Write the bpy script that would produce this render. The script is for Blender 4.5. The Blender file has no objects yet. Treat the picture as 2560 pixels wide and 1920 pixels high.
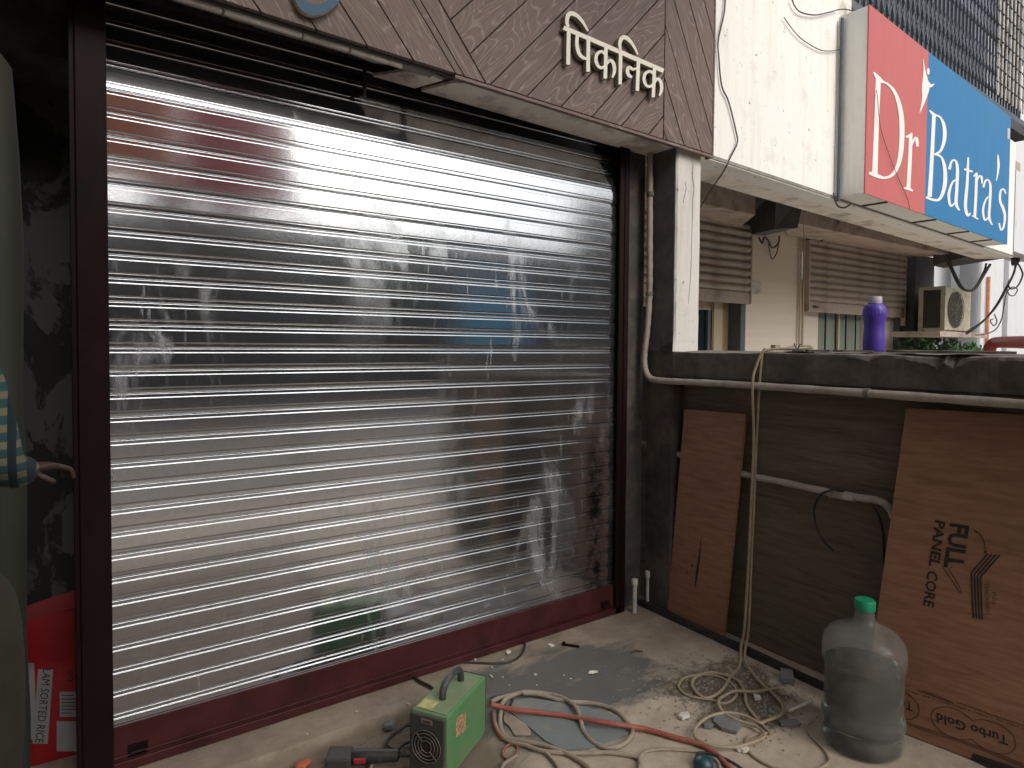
import bpy, bmesh, math, random
from mathutils import Vector, Matrix
from mathutils.bvhtree import BVHTree
random.seed(7)
SC = bpy.context.scene
COL = SC.collection
R_ = math.radians

# ------------------------------------------------------------------ camera
CX, CY, FP, EYE = 1280.0, 913.0, 1597.0, 1.42
_vx = Vector((3572-CX, -(883-CY), -FP)).normalized()
_vy = Vector((167-CX, -(858-CY), -FP))
_vy = (_vy - _vx*_vx.dot(_vy)).normalized()
_vz = _vx.cross(_vy)
ROT = Matrix((_vx, _vy, _vz))            # camera axes -> world
CAM = Vector((0, 0, EYE))
cd = bpy.data.cameras.new('camera'); cam = bpy.data.objects.new('camera', cd); COL.objects.link(cam)
cam.matrix_world = Matrix.Translation(CAM) @ ROT.to_4x4()
cd.sensor_width = 36.0; cd.lens = FP/2560*36.0; cd.shift_y = -(960-CY)/2560.0
cd.clip_start = 0.02; cd.clip_end = 400
SC.camera = cam

# ------------------------------------------------------------------ world, sun, exposure
SUN_EL, SUN_AZ = R_(38), R_(172)          # azimuth measured from +Y clockwise (towards +X)
w = bpy.data.worlds.new('World'); SC.world = w; w.use_nodes = True
nt = w.node_tree; nt.nodes.clear()
wo = nt.nodes.new('ShaderNodeOutputWorld'); bg = nt.nodes.new('ShaderNodeBackground')
sk = nt.nodes.new('ShaderNodeTexSky'); sk.sky_type = 'NISHITA'; sk.sun_disc = False
sk.sun_elevation = SUN_EL; sk.sun_rotation = SUN_AZ
sk.air_density = 1.0; sk.dust_density = 6.0; sk.ozone_density = 1.0
hs = nt.nodes.new('ShaderNodeHueSaturation'); hs.inputs['Saturation'].default_value = 0.30
nt.links.new(sk.outputs[0], hs.inputs['Color']); nt.links.new(hs.outputs[0], bg.inputs[0])
nt.links.new(bg.outputs[0], wo.inputs[0]); bg.inputs[1].default_value = 0.15
sl = bpy.data.lights.new('sun', 'SUN'); sl.energy = 0.5; sl.angle = R_(50); sl.color = (1, .965, .91)
so = bpy.data.objects.new('sun', sl); COL.objects.link(so)
sdir = Vector((math.sin(SUN_AZ)*math.cos(SUN_EL), math.cos(SUN_AZ)*math.cos(SUN_EL), math.sin(SUN_EL)))
so.rotation_euler = sdir.to_track_quat('Z', 'Y').to_euler(); so.location = sdir*30
SC.view_settings.view_transform = 'Standard'; SC.view_settings.look = 'None'
SC.view_settings.gamma = 1.0; SC.view_settings.use_curve_mapping = False
SC.view_settings.exposure = 0.1

# ------------------------------------------------------------------ measuring helpers (photo pixel -> point on a real plane)
def ray(u, v): return ROT @ Vector((u-CX, -(v-CY), -FP))
def onpl(u, v, axis, val):
    d = ray(u, v); t = (val-CAM[axis])/d[axis]; return CAM + d*t
def atd(u, v, depth): return CAM + ray(u, v)*(depth/FP)
NO = Vector((2.8, 2.26, 0)); NA = R_(4.0)
NX = Vector((math.cos(NA), math.sin(NA), 0)); NY = Vector((-math.sin(NA), math.cos(NA), 0))
def N(u, v, z): return NO + NX*u + NY*v + Vector((0, 0, z))
def onN(u, v, d):
    r = ray(u, v); t = (d-(CAM-NO).dot(NY))/r.dot(NY); return CAM + r*t
def onplane(u, v, p0, n):
    r = ray(u, v); t = (p0-CAM).dot(n)/r.dot(n); return CAM + r*t
def crop(ox, oy, s): return lambda x, y: (ox+x/s, oy+y/s)
cB = crop(700, 0, 2.5925); cC = crop(1350, 0, 3.456); cD = crop(1960, 0, 2.592); cE = crop(1520, 380, 2.676)
cF = crop(1960, 520, 3.072); cG = crop(1520, 960, 2.2415); cH = crop(1960, 960, 1.728); cK = crop(760, 1560, 3.456)
cJ = crop(0, 880, 1.595); cM = crop(1200, 1640, 5.53); cQ = crop(1560, 1620, 3.95); cT = crop(2200, 1700, 6.144)
cU = crop(2240, 1280, 5.53); cV = crop(2240, 560, 4.878); cW = crop(700, 1740, 6.144)

# ------------------------------------------------------------------ materials
def node(nt, t, **kw):
    n = nt.nodes.new(t)
    for k, v in kw.items(): setattr(n, k, v)
    return n
def base_mat(name):
    m = bpy.data.materials.new(name); m.use_nodes = True
    nt = m.node_tree; b = nt.nodes['Principled BSDF']
    return m, nt, b
def mapping(nt, coord='Object', scale=(1, 1, 1), world=False, rot=(0, 0, 0)):
    mp = node(nt, 'ShaderNodeMapping'); mp.inputs['Scale'].default_value = scale; mp.inputs['Rotation'].default_value = rot
    if world:
        g = node(nt, 'ShaderNodeNewGeometry'); nt.links.new(g.outputs['Position'], mp.inputs['Vector'])
    else:
        tc = node(nt, 'ShaderNodeTexCoord'); nt.links.new(tc.outputs[coord], mp.inputs['Vector'])
    return mp
def noise(nt, vec, scale, detail=6, rough=.6, dist=0):
    n = node(nt, 'ShaderNodeTexNoise'); n.inputs['Scale'].default_value = scale; n.inputs['Detail'].default_value = detail
    n.inputs['Roughness'].default_value = rough; n.inputs['Distortion'].default_value = dist
    nt.links.new(vec, n.inputs['Vector']); return n.outputs['Fac']
def ramp(nt, fac, stops):
    r = node(nt, 'ShaderNodeValToRGB'); e = r.color_ramp.elements
    while len(e) < len(stops): e.new(.5)
    for i, (p, c) in enumerate(stops):
        e[i].position = p; e[i].color = (c, c, c, 1) if isinstance(c, (int, float)) else (*c, 1)
    nt.links.new(fac, r.inputs[0]); return r.outputs[0]
def mixc(nt, fac, a, b, mode='MIX'):
    m = node(nt, 'ShaderNodeMix', data_type='RGBA', blend_type=mode)
    for idx, s in ((0, fac), (6, a), (7, b)):
        if hasattr(s, 'is_output'): nt.links.new(s, m.inputs[idx])
        elif idx == 0: m.inputs[0].default_value = s
        else: m.inputs[idx].default_value = (*s, 1)
    return m.outputs[2]
def bump(nt, b, h, strength=.3, dist=.01):
    n = node(nt, 'ShaderNodeBump'); n.inputs['Strength'].default_value = strength; n.inputs['Distance'].default_value = dist
    nt.links.new(h, n.inputs['Height']); nt.links.new(n.outputs[0], b.inputs['Normal'])
def plain(name, col, rough=.6, metal=0, var=.25, vscale=12, bstr=.08, bscale=90, dirt=None, dscale=4, dpos=(.5, .68), world=False, stretch=(1, 1, 1)):
    m, nt, b = base_mat(name)
    v = mapping(nt, scale=stretch, world=world).outputs[0]
    n1 = noise(nt, v, vscale)
    lo = tuple(c*(1-var) for c in col); hi = tuple(min(1, c*(1+var)) for c in col)
    c = ramp(nt, n1, [(.3, lo), (.7, hi)])
    if dirt:
        d = ramp(nt, noise(nt, v, dscale, 9, .7), [(dpos[0], 0.0), (dpos[1], 1.0)])
        c = mixc(nt, d, c, dirt)
    nt.links.new(c, b.inputs['Base Color'])
    b.inputs['Roughness'].default_value = rough; b.inputs['Metallic'].default_value = metal
    if bstr: bump(nt, b, noise(nt, v, bscale, 4), bstr, .004)
    return m
M = {}
def dull(m, lvl):
    m.node_tree.nodes['Principled BSDF'].inputs['Specular IOR Level'].default_value = lvl; return m
def galvanised():
    m, nt, b = base_mat('galvanised_steel')
    v = mapping(nt, world=True).outputs[0]
    vs = mapping(nt, world=True, scale=(1.0, 1.0, .35)).outputs[0]
    vd = mapping(nt, world=True, scale=(7, 7, .8)).outputs[0]
    sp = noise(nt, v, 45, 5, .7)
    col = ramp(nt, sp, [(.25, (.60, .628, .66)), (.75, (.71, .735, .76))])
    sm = ramp(nt, noise(nt, vs, 5.5, 9, .68, .6), [(.53, 0), (.66, 1)])
    area = ramp(nt, noise(nt, v, 1.1, 3, .5), [(.40, 0), (.62, 1)])
    mul = node(nt, 'ShaderNodeMath', operation='MULTIPLY'); nt.links.new(sm, mul.inputs[0]); nt.links.new(area, mul.inputs[1])
    streak = ramp(nt, noise(nt, vd, 6, 6, .6), [(.60, 0), (.72, .7)])
    mx = node(nt, 'ShaderNodeMath', operation='MAXIMUM'); nt.links.new(mul.outputs[0], mx.inputs[0])
    m2 = node(nt, 'ShaderNodeMath', operation='MULTIPLY'); nt.links.new(streak, m2.inputs[0]); nt.links.new(area, m2.inputs[1])
    nt.links.new(m2.outputs[0], mx.inputs[1])
    c2 = mixc(nt, mx.outputs[0], col, (.50, .52, .53))
    # dark grease beside the right guide
    gx = node(nt, 'ShaderNodeSeparateXYZ'); gg = node(nt, 'ShaderNodeNewGeometry'); nt.links.new(gg.outputs['Position'], gx.inputs[0])
    def band(sock, a, bb, c, d):
        mr = node(nt, 'ShaderNodeMapRange', interpolation_type='SMOOTHSTEP'); nt.links.new(sock, mr.inputs[0])
        mr.inputs[1].default_value = a; mr.inputs[2].default_value = bb
        mr2 = node(nt, 'ShaderNodeMapRange', interpolation_type='SMOOTHSTEP'); nt.links.new(sock, mr2.inputs[0])
        mr2.inputs[1].default_value = c; mr2.inputs[2].default_value = d; mr2.inputs[3].default_value = 1; mr2.inputs[4].default_value = 0
        q = node(nt, 'ShaderNodeMath', operation='MULTIPLY'); nt.links.new(mr.outputs[0], q.inputs[0]); nt.links.new(mr2.outputs[0], q.inputs[1]); return q.outputs[0]
    g1 = band(gx.outputs[0], 2.16, 2.24, 2.28, 2.33); g2 = band(gx.outputs[2], .05, .15, .75, 1.1)
    gq = node(nt, 'ShaderNodeMath', operation='MULTIPLY'); nt.links.new(g1, gq.inputs[0]); nt.links.new(g2, gq.inputs[1])
    gn = ramp(nt, noise(nt, v, 14, 6, .7), [(.38, 0), (.55, .9)])
    gr = node(nt, 'ShaderNodeMath', operation='MULTIPLY'); nt.links.new(gq.outputs[0], gr.inputs[0]); nt.links.new(gn, gr.inputs[1])
    c3 = mixc(nt, gr.outputs[0], c2, (.05, .055, .06))
    nt.links.new(c3, b.inputs['Base Color'])
    rr = node(nt, 'ShaderNodeMapRange'); nt.links.new(mx.outputs[0], rr.inputs[0]); rr.inputs[3].default_value = .115; rr.inputs[4].default_value = .44
    nt.links.new(rr.outputs[0], b.inputs['Roughness'])
    mm = node(nt, 'ShaderNodeMapRange'); nt.links.new(mx.outputs[0], mm.inputs[0]); mm.inputs[3].default_value = .97; mm.inputs[4].default_value = .74
    nt.links.new(mm.outputs[0], b.inputs['Metallic'])
    hb = node(nt, 'ShaderNodeMath', operation='ADD'); nt.links.new(noise(nt, mapping(nt, world=True, scale=(1, 1, .5)).outputs[0], 9, 3, .5), hb.inputs[0])
    nt.links.new(sp, hb.inputs[1]); bump(nt, b, hb.outputs[0], .028, .004)
    return m
M['steel'] = galvanised()
def wood():
    m, nt, b = base_mat('weathered_fascia_wood')
    oi = node(nt, 'ShaderNodeObjectInfo'); tc = node(nt, 'ShaderNodeTexCoord')
    off = node(nt, 'ShaderNodeVectorMath', operation='SCALE'); off.inputs[0].default_value = (13, 7, 5); nt.links.new(oi.outputs['Random'], off.inputs['Scale'])
    ad = node(nt, 'ShaderNodeVectorMath', operation='ADD'); nt.links.new(tc.outputs['Object'], ad.inputs[0]); nt.links.new(off.outputs[0], ad.inputs[1])
    mp = node(nt, 'ShaderNodeMapping'); mp.inputs['Scale'].default_value = (1.6, 9, 9); nt.links.new(ad.outputs[0], mp.inputs['Vector'])
    big = noise(nt, mp.outputs[0], 1.0, 1.0, .4, .3)
    mulr = node(nt, 'ShaderNodeMath', operation='MULTIPLY'); nt.links.new(big, mulr.inputs[0]); mulr.inputs[1].default_value = 120
    sn = node(nt, 'ShaderNodeMath', operation='SINE'); nt.links.new(mulr.outputs[0], sn.inputs[0])
    mp2 = node(nt, 'ShaderNodeMapping'); mp2.inputs['Scale'].default_value = (9, 150, 150); nt.links.new(ad.outputs[0], mp2.inputs['Vector'])
    fine = noise(nt, mp2.outputs[0], 1.0, 4, .6)
    ring = ramp(nt, sn.outputs[0], [(.35, 0), (.75, .12), (1, .62)])
    mult = node(nt, 'ShaderNodeMath', operation='MULTIPLY'); nt.links.new(ring, mult.inputs[0]); nt.links.new(ramp(nt, fine, [(.35, .2), (.65, 1)]), mult.inputs[1])
    basec = ramp(nt, fine, [(.3, (.100, .070, .058)), (.7, (.168, .122, .101))])
    hue = mixc(nt, oi.outputs['Random'], (.92, .88, .86), (1.12, 1.02, .98))
    basec = mixc(nt, 1.0, basec, hue, 'MULTIPLY')
    c = mixc(nt, mult.outputs[0], basec, (.33, .275, .235))
    nt.links.new(c, b.inputs['Base Color']); b.inputs['Roughness'].default_value = .62
    bump(nt, b, mult.outputs[0], .35, .003)
    return m
M['wood'] = wood()
def plywood():
    m, nt, b = base_mat('plywood_face')
    v = mapping(nt, scale=(3, 3, 26)).outputs[0]
    g = noise(nt, v, 2.2, 6, .6, .5)
    c = ramp(nt, g, [(.3, (.225, .103, .056)), (.7, (.345, .180, .103))])
    v2 = mapping(nt).outputs[0]
    d = ramp(nt, noise(nt, v2, 3.0, 6, .6), [(.42, 0), (.75, .45)])
    c = mixc(nt, d, c, (.125, .075, .050))
    nt.links.new(c, b.inputs['Base Color']); b.inputs['Roughness'].default_value = .6
    bump(nt, b, g, .1, .002); return m
M['ply'] = plywood()
def shutterply():
    m, nt, b = base_mat('dark_grained_wall_panel')
    v = mapping(nt, scale=(1, 1.3, 16)).outputs[0]
    g = noise(nt, v, 2.4, 6, .62, 1.1)
    c = ramp(nt, g, [(.3, (.075, .056, .036)), (.5, (.150, .115, .076)), (.72, (.205, .162, .112))])
    v2 = mapping(nt).outputs[0]
    d = ramp(nt, noise(nt, v2, 1.6, 6, .65), [(.35, 0), (.7, .8)])
    c = mixc(nt, d, c, (.115, .092, .066))
    sp = ramp(nt, noise(nt, v2, 60, 3, .5), [(.74, 0), (.78, .7)])
    c = mixc(nt, sp, c, (.18, .16, .13))
    nt.links.new(c, b.inputs['Base Color']); b.inputs['Roughness'].default_value = .8
    bump(nt, b, g, .5, .004); return m
M['panel'] = shutterply()
def floormat():
    m, nt, b = base_mat('dusty_concrete_floor')
    v = mapping(nt, world=True).outputs[0]
    vs = mapping(nt, world=True, scale=(1, 2.2, 1), rot=(0, 0, .5)).outputs[0]
    grey = ramp(nt, noise(nt, vs, 4, 8, .65), [(.3, (.085, .086, .080)), (.7, (.135, .132, .122))])
    dust = ramp(nt, noise(nt, v, 9, 8, .7), [(.3, (.31, .252, .19)), (.7, (.48, .405, .315))])
    # dust lies thick towards the wall foot and the street, thin in the swept middle
    sx = node(nt, 'ShaderNodeSeparateXYZ'); gg = node(nt, 'ShaderNodeNewGeometry'); nt.links.new(gg.outputs['Position'], sx.inputs[0])
    vq = node(nt, 'ShaderNodeVectorMath', operation='MULTIPLY'); nt.links.new(gg.outputs['Position'], vq.inputs[0]); vq.inputs[1].default_value = (1.0, 1.7, 0)
    vm = node(nt, 'ShaderNodeVectorMath', operation='DISTANCE'); nt.links.new(vq.outputs[0], vm.inputs[0]); vm.inputs[1].default_value = (1.70, 2.04*1.7, 0)
    dd = node(nt, 'ShaderNodeMapRange'); nt.links.new(vm.outputs['Value'], dd.inputs[0]); dd.inputs[1].default_value = .25; dd.inputs[2].default_value = .80
    ad = node(nt, 'ShaderNodeMath', operation='ADD'); nt.links.new(dd.outputs[0], ad.inputs[0])
    nn = node(nt, 'ShaderNodeMapRange'); nt.links.new(noise(nt, vs, 3.2, 9, .7, .3), nn.inputs[0]); nn.inputs[3].default_value = -1.15; nn.inputs[4].default_value = 1.25
    nt.links.new(nn.outputs[0], ad.inputs[1])
    f = ramp(nt, ad.outputs[0], [(.28, 0), (.66, 1)])
    c = mixc(nt, f, grey, dust)
    vm2 = node(nt, 'ShaderNodeVectorMath', operation='DISTANCE'); nt.links.new(gg.outputs['Position'], vm2.inputs[0]); vm2.inputs[1].default_value = (2.24, 1.62, 0)
    d2 = node(nt, 'ShaderNodeMapRange'); nt.links.new(vm2.outputs['Value'], d2.inputs[0]); d2.inputs[1].default_value = .42; d2.inputs[2].default_value = .05
    a2 = node(nt, 'ShaderNodeMath', operation='ADD'); nt.links.new(d2.outputs[0], a2.inputs[0]); n2 = node(nt, 'ShaderNodeMapRange'); nt.links.new(noise(nt, v, 7, 9, .75), n2.inputs[0]); n2.inputs[3].default_value = -1.1; n2.inputs[4].default_value = 1.1; nt.links.new(n2.outputs[0], a2.inputs[1])
    c = mixc(nt, ramp(nt, a2.outputs[0], [(.42, 0), (.62, .85)]), c, (.075, .052, .034))
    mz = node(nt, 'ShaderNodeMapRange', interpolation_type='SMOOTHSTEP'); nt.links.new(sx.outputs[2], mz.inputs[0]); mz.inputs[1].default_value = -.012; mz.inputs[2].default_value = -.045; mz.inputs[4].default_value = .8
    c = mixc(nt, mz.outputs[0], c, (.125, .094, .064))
    my = node(nt, 'ShaderNodeMapRange', interpolation_type='SMOOTHSTEP'); nt.links.new(sx.outputs[1], my.inputs[0]); my.inputs[1].default_value = 1.70; my.inputs[2].default_value = 2.15  # brown dirt blend, also darkening painted in as light falls off towards the shutter
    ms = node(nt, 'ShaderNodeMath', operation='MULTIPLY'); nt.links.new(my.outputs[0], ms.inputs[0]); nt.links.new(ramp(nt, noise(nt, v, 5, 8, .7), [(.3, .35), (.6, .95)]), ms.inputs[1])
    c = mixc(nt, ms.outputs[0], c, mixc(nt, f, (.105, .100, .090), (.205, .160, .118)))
    pock = ramp(nt, noise(nt, v, 38, 6, .75), [(.62, 0), (.78, .55)])
    c = mixc(nt, pock, c, (.10, .085, .068))
    nt.links.new(c, b.inputs['Base Color']); b.inputs['Roughness'].default_value = .85
    hb = node(nt, 'ShaderNodeMath', operation='ADD'); nt.links.new(noise(nt, v, 22, 8, .7), hb.inputs[0]); nt.links.new(f, hb.inputs[1])
    bump(nt, b, hb.outputs[0], .45, .006); return m
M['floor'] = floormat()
def whitewall(name, col=(.74, .71, .65), streaks=(.42, .36, .29), amt=.55, spots=True):
    m, nt, b = base_mat(name)
    v = mapping(nt, world=True).outputs[0]; vs = mapping(nt, world=True, scale=(6, 6, .7)).outputs[0]
    s = ramp(nt, noise(nt, vs, 2.2, 8, .68), [(.50, 0), (.78, amt)])
    c = mixc(nt, s, col, streaks)
    st = ramp(nt, noise(nt, v, 5, 8, .7), [(.56, 0), (.74, amt*.8)])
    c = mixc(nt, st, c, tuple(x*.8 for x in streaks))
    if spots:
        sp = ramp(nt, noise(nt, v, 17, 7, .72), [(.635, 0), (.67, .85)])
        c = mixc(nt, sp, c, (.16, .14, .12))
    nt.links.new(c, b.inputs['Base Color']); b.inputs['Roughness'].default_value = .75
    bump(nt, b, noise(nt, v, 30, 6, .7), .25, .004); return m
M['white'] = whitewall('stained_white_paint', (.84, .82, .77), (.60, .54, .45), .45)
M['column'] = whitewall('peeling_white_column_paint', (.62, .59, .55), (.36, .31, .26), .6)
M['signside'] = whitewall('sign_side_sheet', (.86, .86, .80), (.66, .62, .52), .5, False)
M['farwhite'] = whitewall('far_white_wall', (.66, .67, .69), (.46, .45, .45), .45, False)
M['grime'] = plain('grimy_black_concrete', (.060, .052, .046), .85, var=.45, vscale=7, bstr=.4, bscale=25, dirt=(.13, .10, .075), dscale=3.5)
M['colside'] = plain('grimy_column_side', (.11, .105, .10), .85, var=.4, vscale=7, bstr=.4, bscale=25, dirt=(.16, .12, .09), dscale=3.5)
M['parapet'] = plain('raw_parapet_concrete', (.105, .090, .074), .9, var=.4, vscale=9, bstr=.6, bscale=35, dirt=(.055, .045, .038), dscale=4)
M['ledge'] = plain('dusty_ledge_concrete', (.19, .17, .145), .9, var=.4, vscale=14, bstr=.6, bscale=40, dirt=(.12, .10, .085), dscale=9)
M['soffit'] = plain('beige_soffit_board', (.80, .74, .65), .75, var=.12, vscale=5, bstr=.06, dirt=(.24, .2, .16), dscale=3)
M['oldsoffit'] = plain('raw_soffit_edge', (.23, .22, .19), .85, var=.3, vscale=12, bstr=.4, bscale=40)
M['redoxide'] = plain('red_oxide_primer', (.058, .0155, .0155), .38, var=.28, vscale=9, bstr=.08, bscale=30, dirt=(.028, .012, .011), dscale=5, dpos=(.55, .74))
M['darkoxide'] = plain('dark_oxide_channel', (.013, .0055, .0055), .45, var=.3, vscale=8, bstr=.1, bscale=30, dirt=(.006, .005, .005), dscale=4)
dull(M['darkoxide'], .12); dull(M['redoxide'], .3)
M['cream'] = plain('cream_cut_letter', (.74, .70, .60), .5, var=.06, bstr=.03)
M['letteredge'] = plain('letter_edge', (.34, .31, .25), .6, var=.1)
M['signred'] = plain('sign_vinyl_red', (.53, .115, .110), .42, var=.05, vscale=3, bstr=.02, dirt=(.47, .13, .115), dscale=3, stretch=(3, 3, .5))
M['signblue'] = plain('sign_vinyl_blue', (.002, .165, .39), .42, var=.06, vscale=3, bstr=.02, dirt=(.012, .17, .35), dscale=3, stretch=(3, 3, .5))
M['print'] = plain('sign_print_white', (.80, .79, .74), .5, var=.04, bstr=0)
M['letterblue'] = plain('blue_letter_acrylic', (.002, .065, .135), .55, var=.05, bstr=0)
M['pvc'] = plain('pvc_sleeve', (.42, .36, .30), .6, var=.14, vscale=9, bstr=.25, bscale=60, dirt=(.27, .21, .16), dscale=7)
M['pvcwhite'] = plain('dirty_white_pvc', (.55, .52, .46), .5, var=.1, vscale=20, dirt=(.25, .20, .15), dscale=16)
M['strap'] = plain('grey_clip', (.16, .145, .12), .6)
M['black'] = plain('black_rubber', (.018, .018, .018), .5, var=.2, dirt=(.06, .05, .04), dscale=14)
M['trim'] = plain('black_strip', (.022, .021, .02), .55, var=.3, dirt=(.09, .07, .05), dscale=14, dpos=(.55, .75))
M['hose'] = plain('dusty_cream_hose', (.335, .265, .175), .55, var=.15, vscale=14)
M['cable'] = plain('dusty_beige_cable', (.30, .245, .185), .65, var=.2, vscale=20)
M['redcable'] = plain('red_cable', (.30, .075, .055), .55, var=.2, vscale=16, dirt=(.30, .17, .12), dscale=10)
M['green'] = plain('worn_green_paint', (.085, .245, .09), .55, var=.14, vscale=9, bstr=.12, bscale=50, dirt=(.155, .20, .105), dscale=7, dpos=(.42, .66))
M['greentop'] = plain('dusty_green_paint', (.185, .245, .13), .7, var=.14, vscale=9, bstr=.12, bscale=50, dirt=(.25, .245, .165), dscale=6)
M['darkgrey'] = plain('dark_plastic', (.052, .050, .044), .6, var=.2, dirt=(.09, .08, .06), dscale=9)
M['greyhandle'] = plain('grey_plastic_handle', (.045, .046, .046), .5, var=.2, dirt=(.12, .11, .10), dscale=12)
M['grille'] = plain('steel_grille_wire', (.17, .155, .13), .5, metal=.3)
M['sticker'] = plain('worn_yellow_sticker', (.48, .44, .17), .6, var=.2, vscale=40, dirt=(.28, .27, .16), dscale=25)
M['label'] = plain('paper_label', (.21, .195, .165), .7, var=.25, vscale=60)
M['warn'] = plain('torn_warning_label', (.40, .25, .14), .7, var=.6, vscale=90, dirt=(.10, .055, .04), dscale=60, stretch=(1, 1, 1))
M['caprn'] = plain('green_cap', (.012, .28, .135), .4, var=.06)
M['purple'] = None
M['lidlilac'] = plain('lilac_cap', (.42, .37, .42), .5, var=.06)
M['creampaint'] = plain('cream_shutter_paint', (.36, .295, .245), .6, var=.08, vscale=6, bstr=.05, dirt=(.20, .155, .12), dscale=3)
M['tan'] = plain('cream_wall_tile', (.69, .61, .505), .6, var=.05, vscale=3, bstr=.15, bscale=30, stretch=(.3, .3, 8))
M['woodframe'] = plain('varnished_frame', (.30, .205, .11), .5, var=.15, stretch=(4, 4, .5))
M['creamframe'] = plain('cream_frame', (.46, .39, .27), .6, var=.06)
M['ceilbrown'] = plain('peeling_brown_ceiling', (.44, .35, .285), .8, var=.14, vscale=5, bstr=.2, bscale=20, dirt=(.20, .15, .12), dscale=4)
M['dkconc'] = plain('dark_grey_concrete', (.085, .082, .080), .85, var=.25, vscale=8, bstr=.3)
M['ac'] = plain('aged_cream_metal', (.44, .42, .31), .55, var=.1, dirt=(.30, .27, .18), dscale=8)
M['acdark'] = plain('condenser_fins', (.045, .035, .035), .5, var=.2)
M['leaf'] = plain('leaf_green', (.045, .115, .035), .55, var=.5, vscale=3, bstr=0, world=True)
M['treeleaf'] = plain('dark_leaf', (.030, .050, .022), .6, var=.5, vscale=2, bstr=0, world=True)
M['bark'] = plain('bark', (.07, .05, .035), .85)
M['redpaint'] = plain('red_pipe_paint', (.36, .045, .035), .5, var=.15, vscale=6)
M['gate'] = plain('blue_grey_gate_paint', (.085, .102, .122), .55, var=.2, bstr=.05)
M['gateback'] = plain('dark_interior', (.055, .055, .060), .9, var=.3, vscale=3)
M['orangepipe'] = plain('orange_pipe', (.55, .22, .12), .6)
M['ground'] = plain('street_ground', (.17, .145, .12), .9, var=.25, vscale=2, bstr=.2, bscale=12, world=True)
M['tarpred'] = plain('red_tarpaulin', (.42, .030, .040), .5, var=.15, vscale=3)
M['tarporange'] = plain('orange_tarpaulin', (.50, .115, .035), .5, var=.15, vscale=3)
M['bluebanner'] = plain('blue_banner', (.04, .30, .50), .5)
M['farwall'] = plain('grey_far_building', (.030, .036, .042), .8, var=.25, vscale=1.5)
M['fardark'] = plain('far_window_dark', (.02, .022, .025), .3)
M['sackred'] = plain('red_woven_sack', (.27, .006, .011), .5, var=.14, vscale=20, bstr=.3, bscale=160)
M['sackwhite'] = plain('sack_white_print', (.25, .24, .235), .6, var=.1)
M['ink'] = plain('dark_ink', (.020, .020, .017), .8, var=.35, vscale=60, bstr=0)
M['inkbrown'] = plain('brown_ink', (.070, .028, .015), .8, var=.2, bstr=0)
M['chip'] = plain('white_plaster_chip', (.62, .58, .52), .85, var=.12, bstr=.3)
M['stone'] = plain('grey_stone', (.165, .165, .16), .9, var=.2, bstr=.4)
M['brick'] = plain('orange_brick', (.42, .11, .055), .85, var=.25, bstr=.4)
M['sheet'] = plain('blue_grey_sheet', (.165, .185, .180), .7, var=.10, vscale=6, bstr=.05, dirt=(.27, .22, .17), dscale=4, dpos=(.52, .75))
M['skin'] = plain('skin', (.045, .022, .015), .55, var=.1)
M['hair'] = plain('hair', (.012, .010, .009), .5)
M['trouser'] = plain('khaki_trousers', (.030, .027, .015), .85, var=.25, vscale=9)
M['redtool'] = plain('red_switch', (.30, .020, .030), .45)
M['teal'] = plain('dark_teal_plug', (.018, .060, .075), .4)
M['wire'] = plain('dark_wire', (.05, .045, .045), .6)
M['recess'] = None
def recess():
    m, nt, b = base_mat('broken_plaster')
    v = mapping(nt, world=True, scale=(1, 1, .55)).outputs[0]
    f = ramp(nt, noise(nt, v, 5.5, 9, .62, .4), [(.47, 0), (.50, 1)])
    c = mixc(nt, f, (.026, .027, .026), (.095, .096, .090))
    nt.links.new(c, b.inputs['Base Color']); b.inputs['Roughness'].default_value = .9
    bump(nt, b, f, .6, .02); return m
M['recess'] = recess()
M['post'] = plain('pale_green_post', (.032, .035, .025), .7, var=.15, vscale=5, dirt=(.05, .04, .02), dscale=2, stretch=(1, 1, .5))
def clear(name, col, rough, trans, alpha=1.0, ior=1.45):
    m, nt, b = base_mat(name)
    b.inputs['Base Color'].default_value = (*col, 1); b.inputs['Roughness'].default_value = rough
    b.inputs['Transmission Weight'].default_value = trans; b.inputs['IOR'].default_value = ior; b.inputs['Alpha'].default_value = alpha
    return m
M['glass'] = plain('shop_glass', (.02, .03, .035), .06, var=.1, bstr=0)
M['blind'] = plain('green_blind', (.185, .215, .18), .6, var=.3, vscale=5, bstr=0, stretch=(9, 9, .1))
M['lens'] = clear('goggle_lens', (.9, .9, .88), .05, .9, .35)
def jarmat():
    m, nt, b = base_mat('dusty_clear_plastic')
    v = mapping(nt).outputs[0]
    n = noise(nt, v, 6, 6, .65)
    c = ramp(nt, n, [(.3, (.27, .275, .25)), (.7, (.38, .37, .33))]); nt.links.new(c, b.inputs['Base Color'])
    b.inputs['Roughness'].default_value = .25; b.inputs['IOR'].default_value = 1.45
    al = ramp(nt, n, [(.3, .20), (.75, .42)]); nt.links.new(al, b.inputs['Alpha'])
    bump(nt, b, noise(nt, v, 25, 4), .12, .003); return m
M['jar'] = jarmat()
M['water'] = clear('water', (.15, .18, .17), .03, .92, 1.0, 1.25)
m, nt_, b_ = base_mat('purple_plastic'); b_.inputs['Base Color'].default_value = (.085, .045, .36, 1); b_.inputs['Roughness'].default_value = .38
b_.inputs['Subsurface Weight'].default_value = .25; b_.inputs['Subsurface Radius'].default_value = (.02, .02, .05); b_.inputs['Subsurface Scale'].default_value = .3
M['purple'] = m
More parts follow.
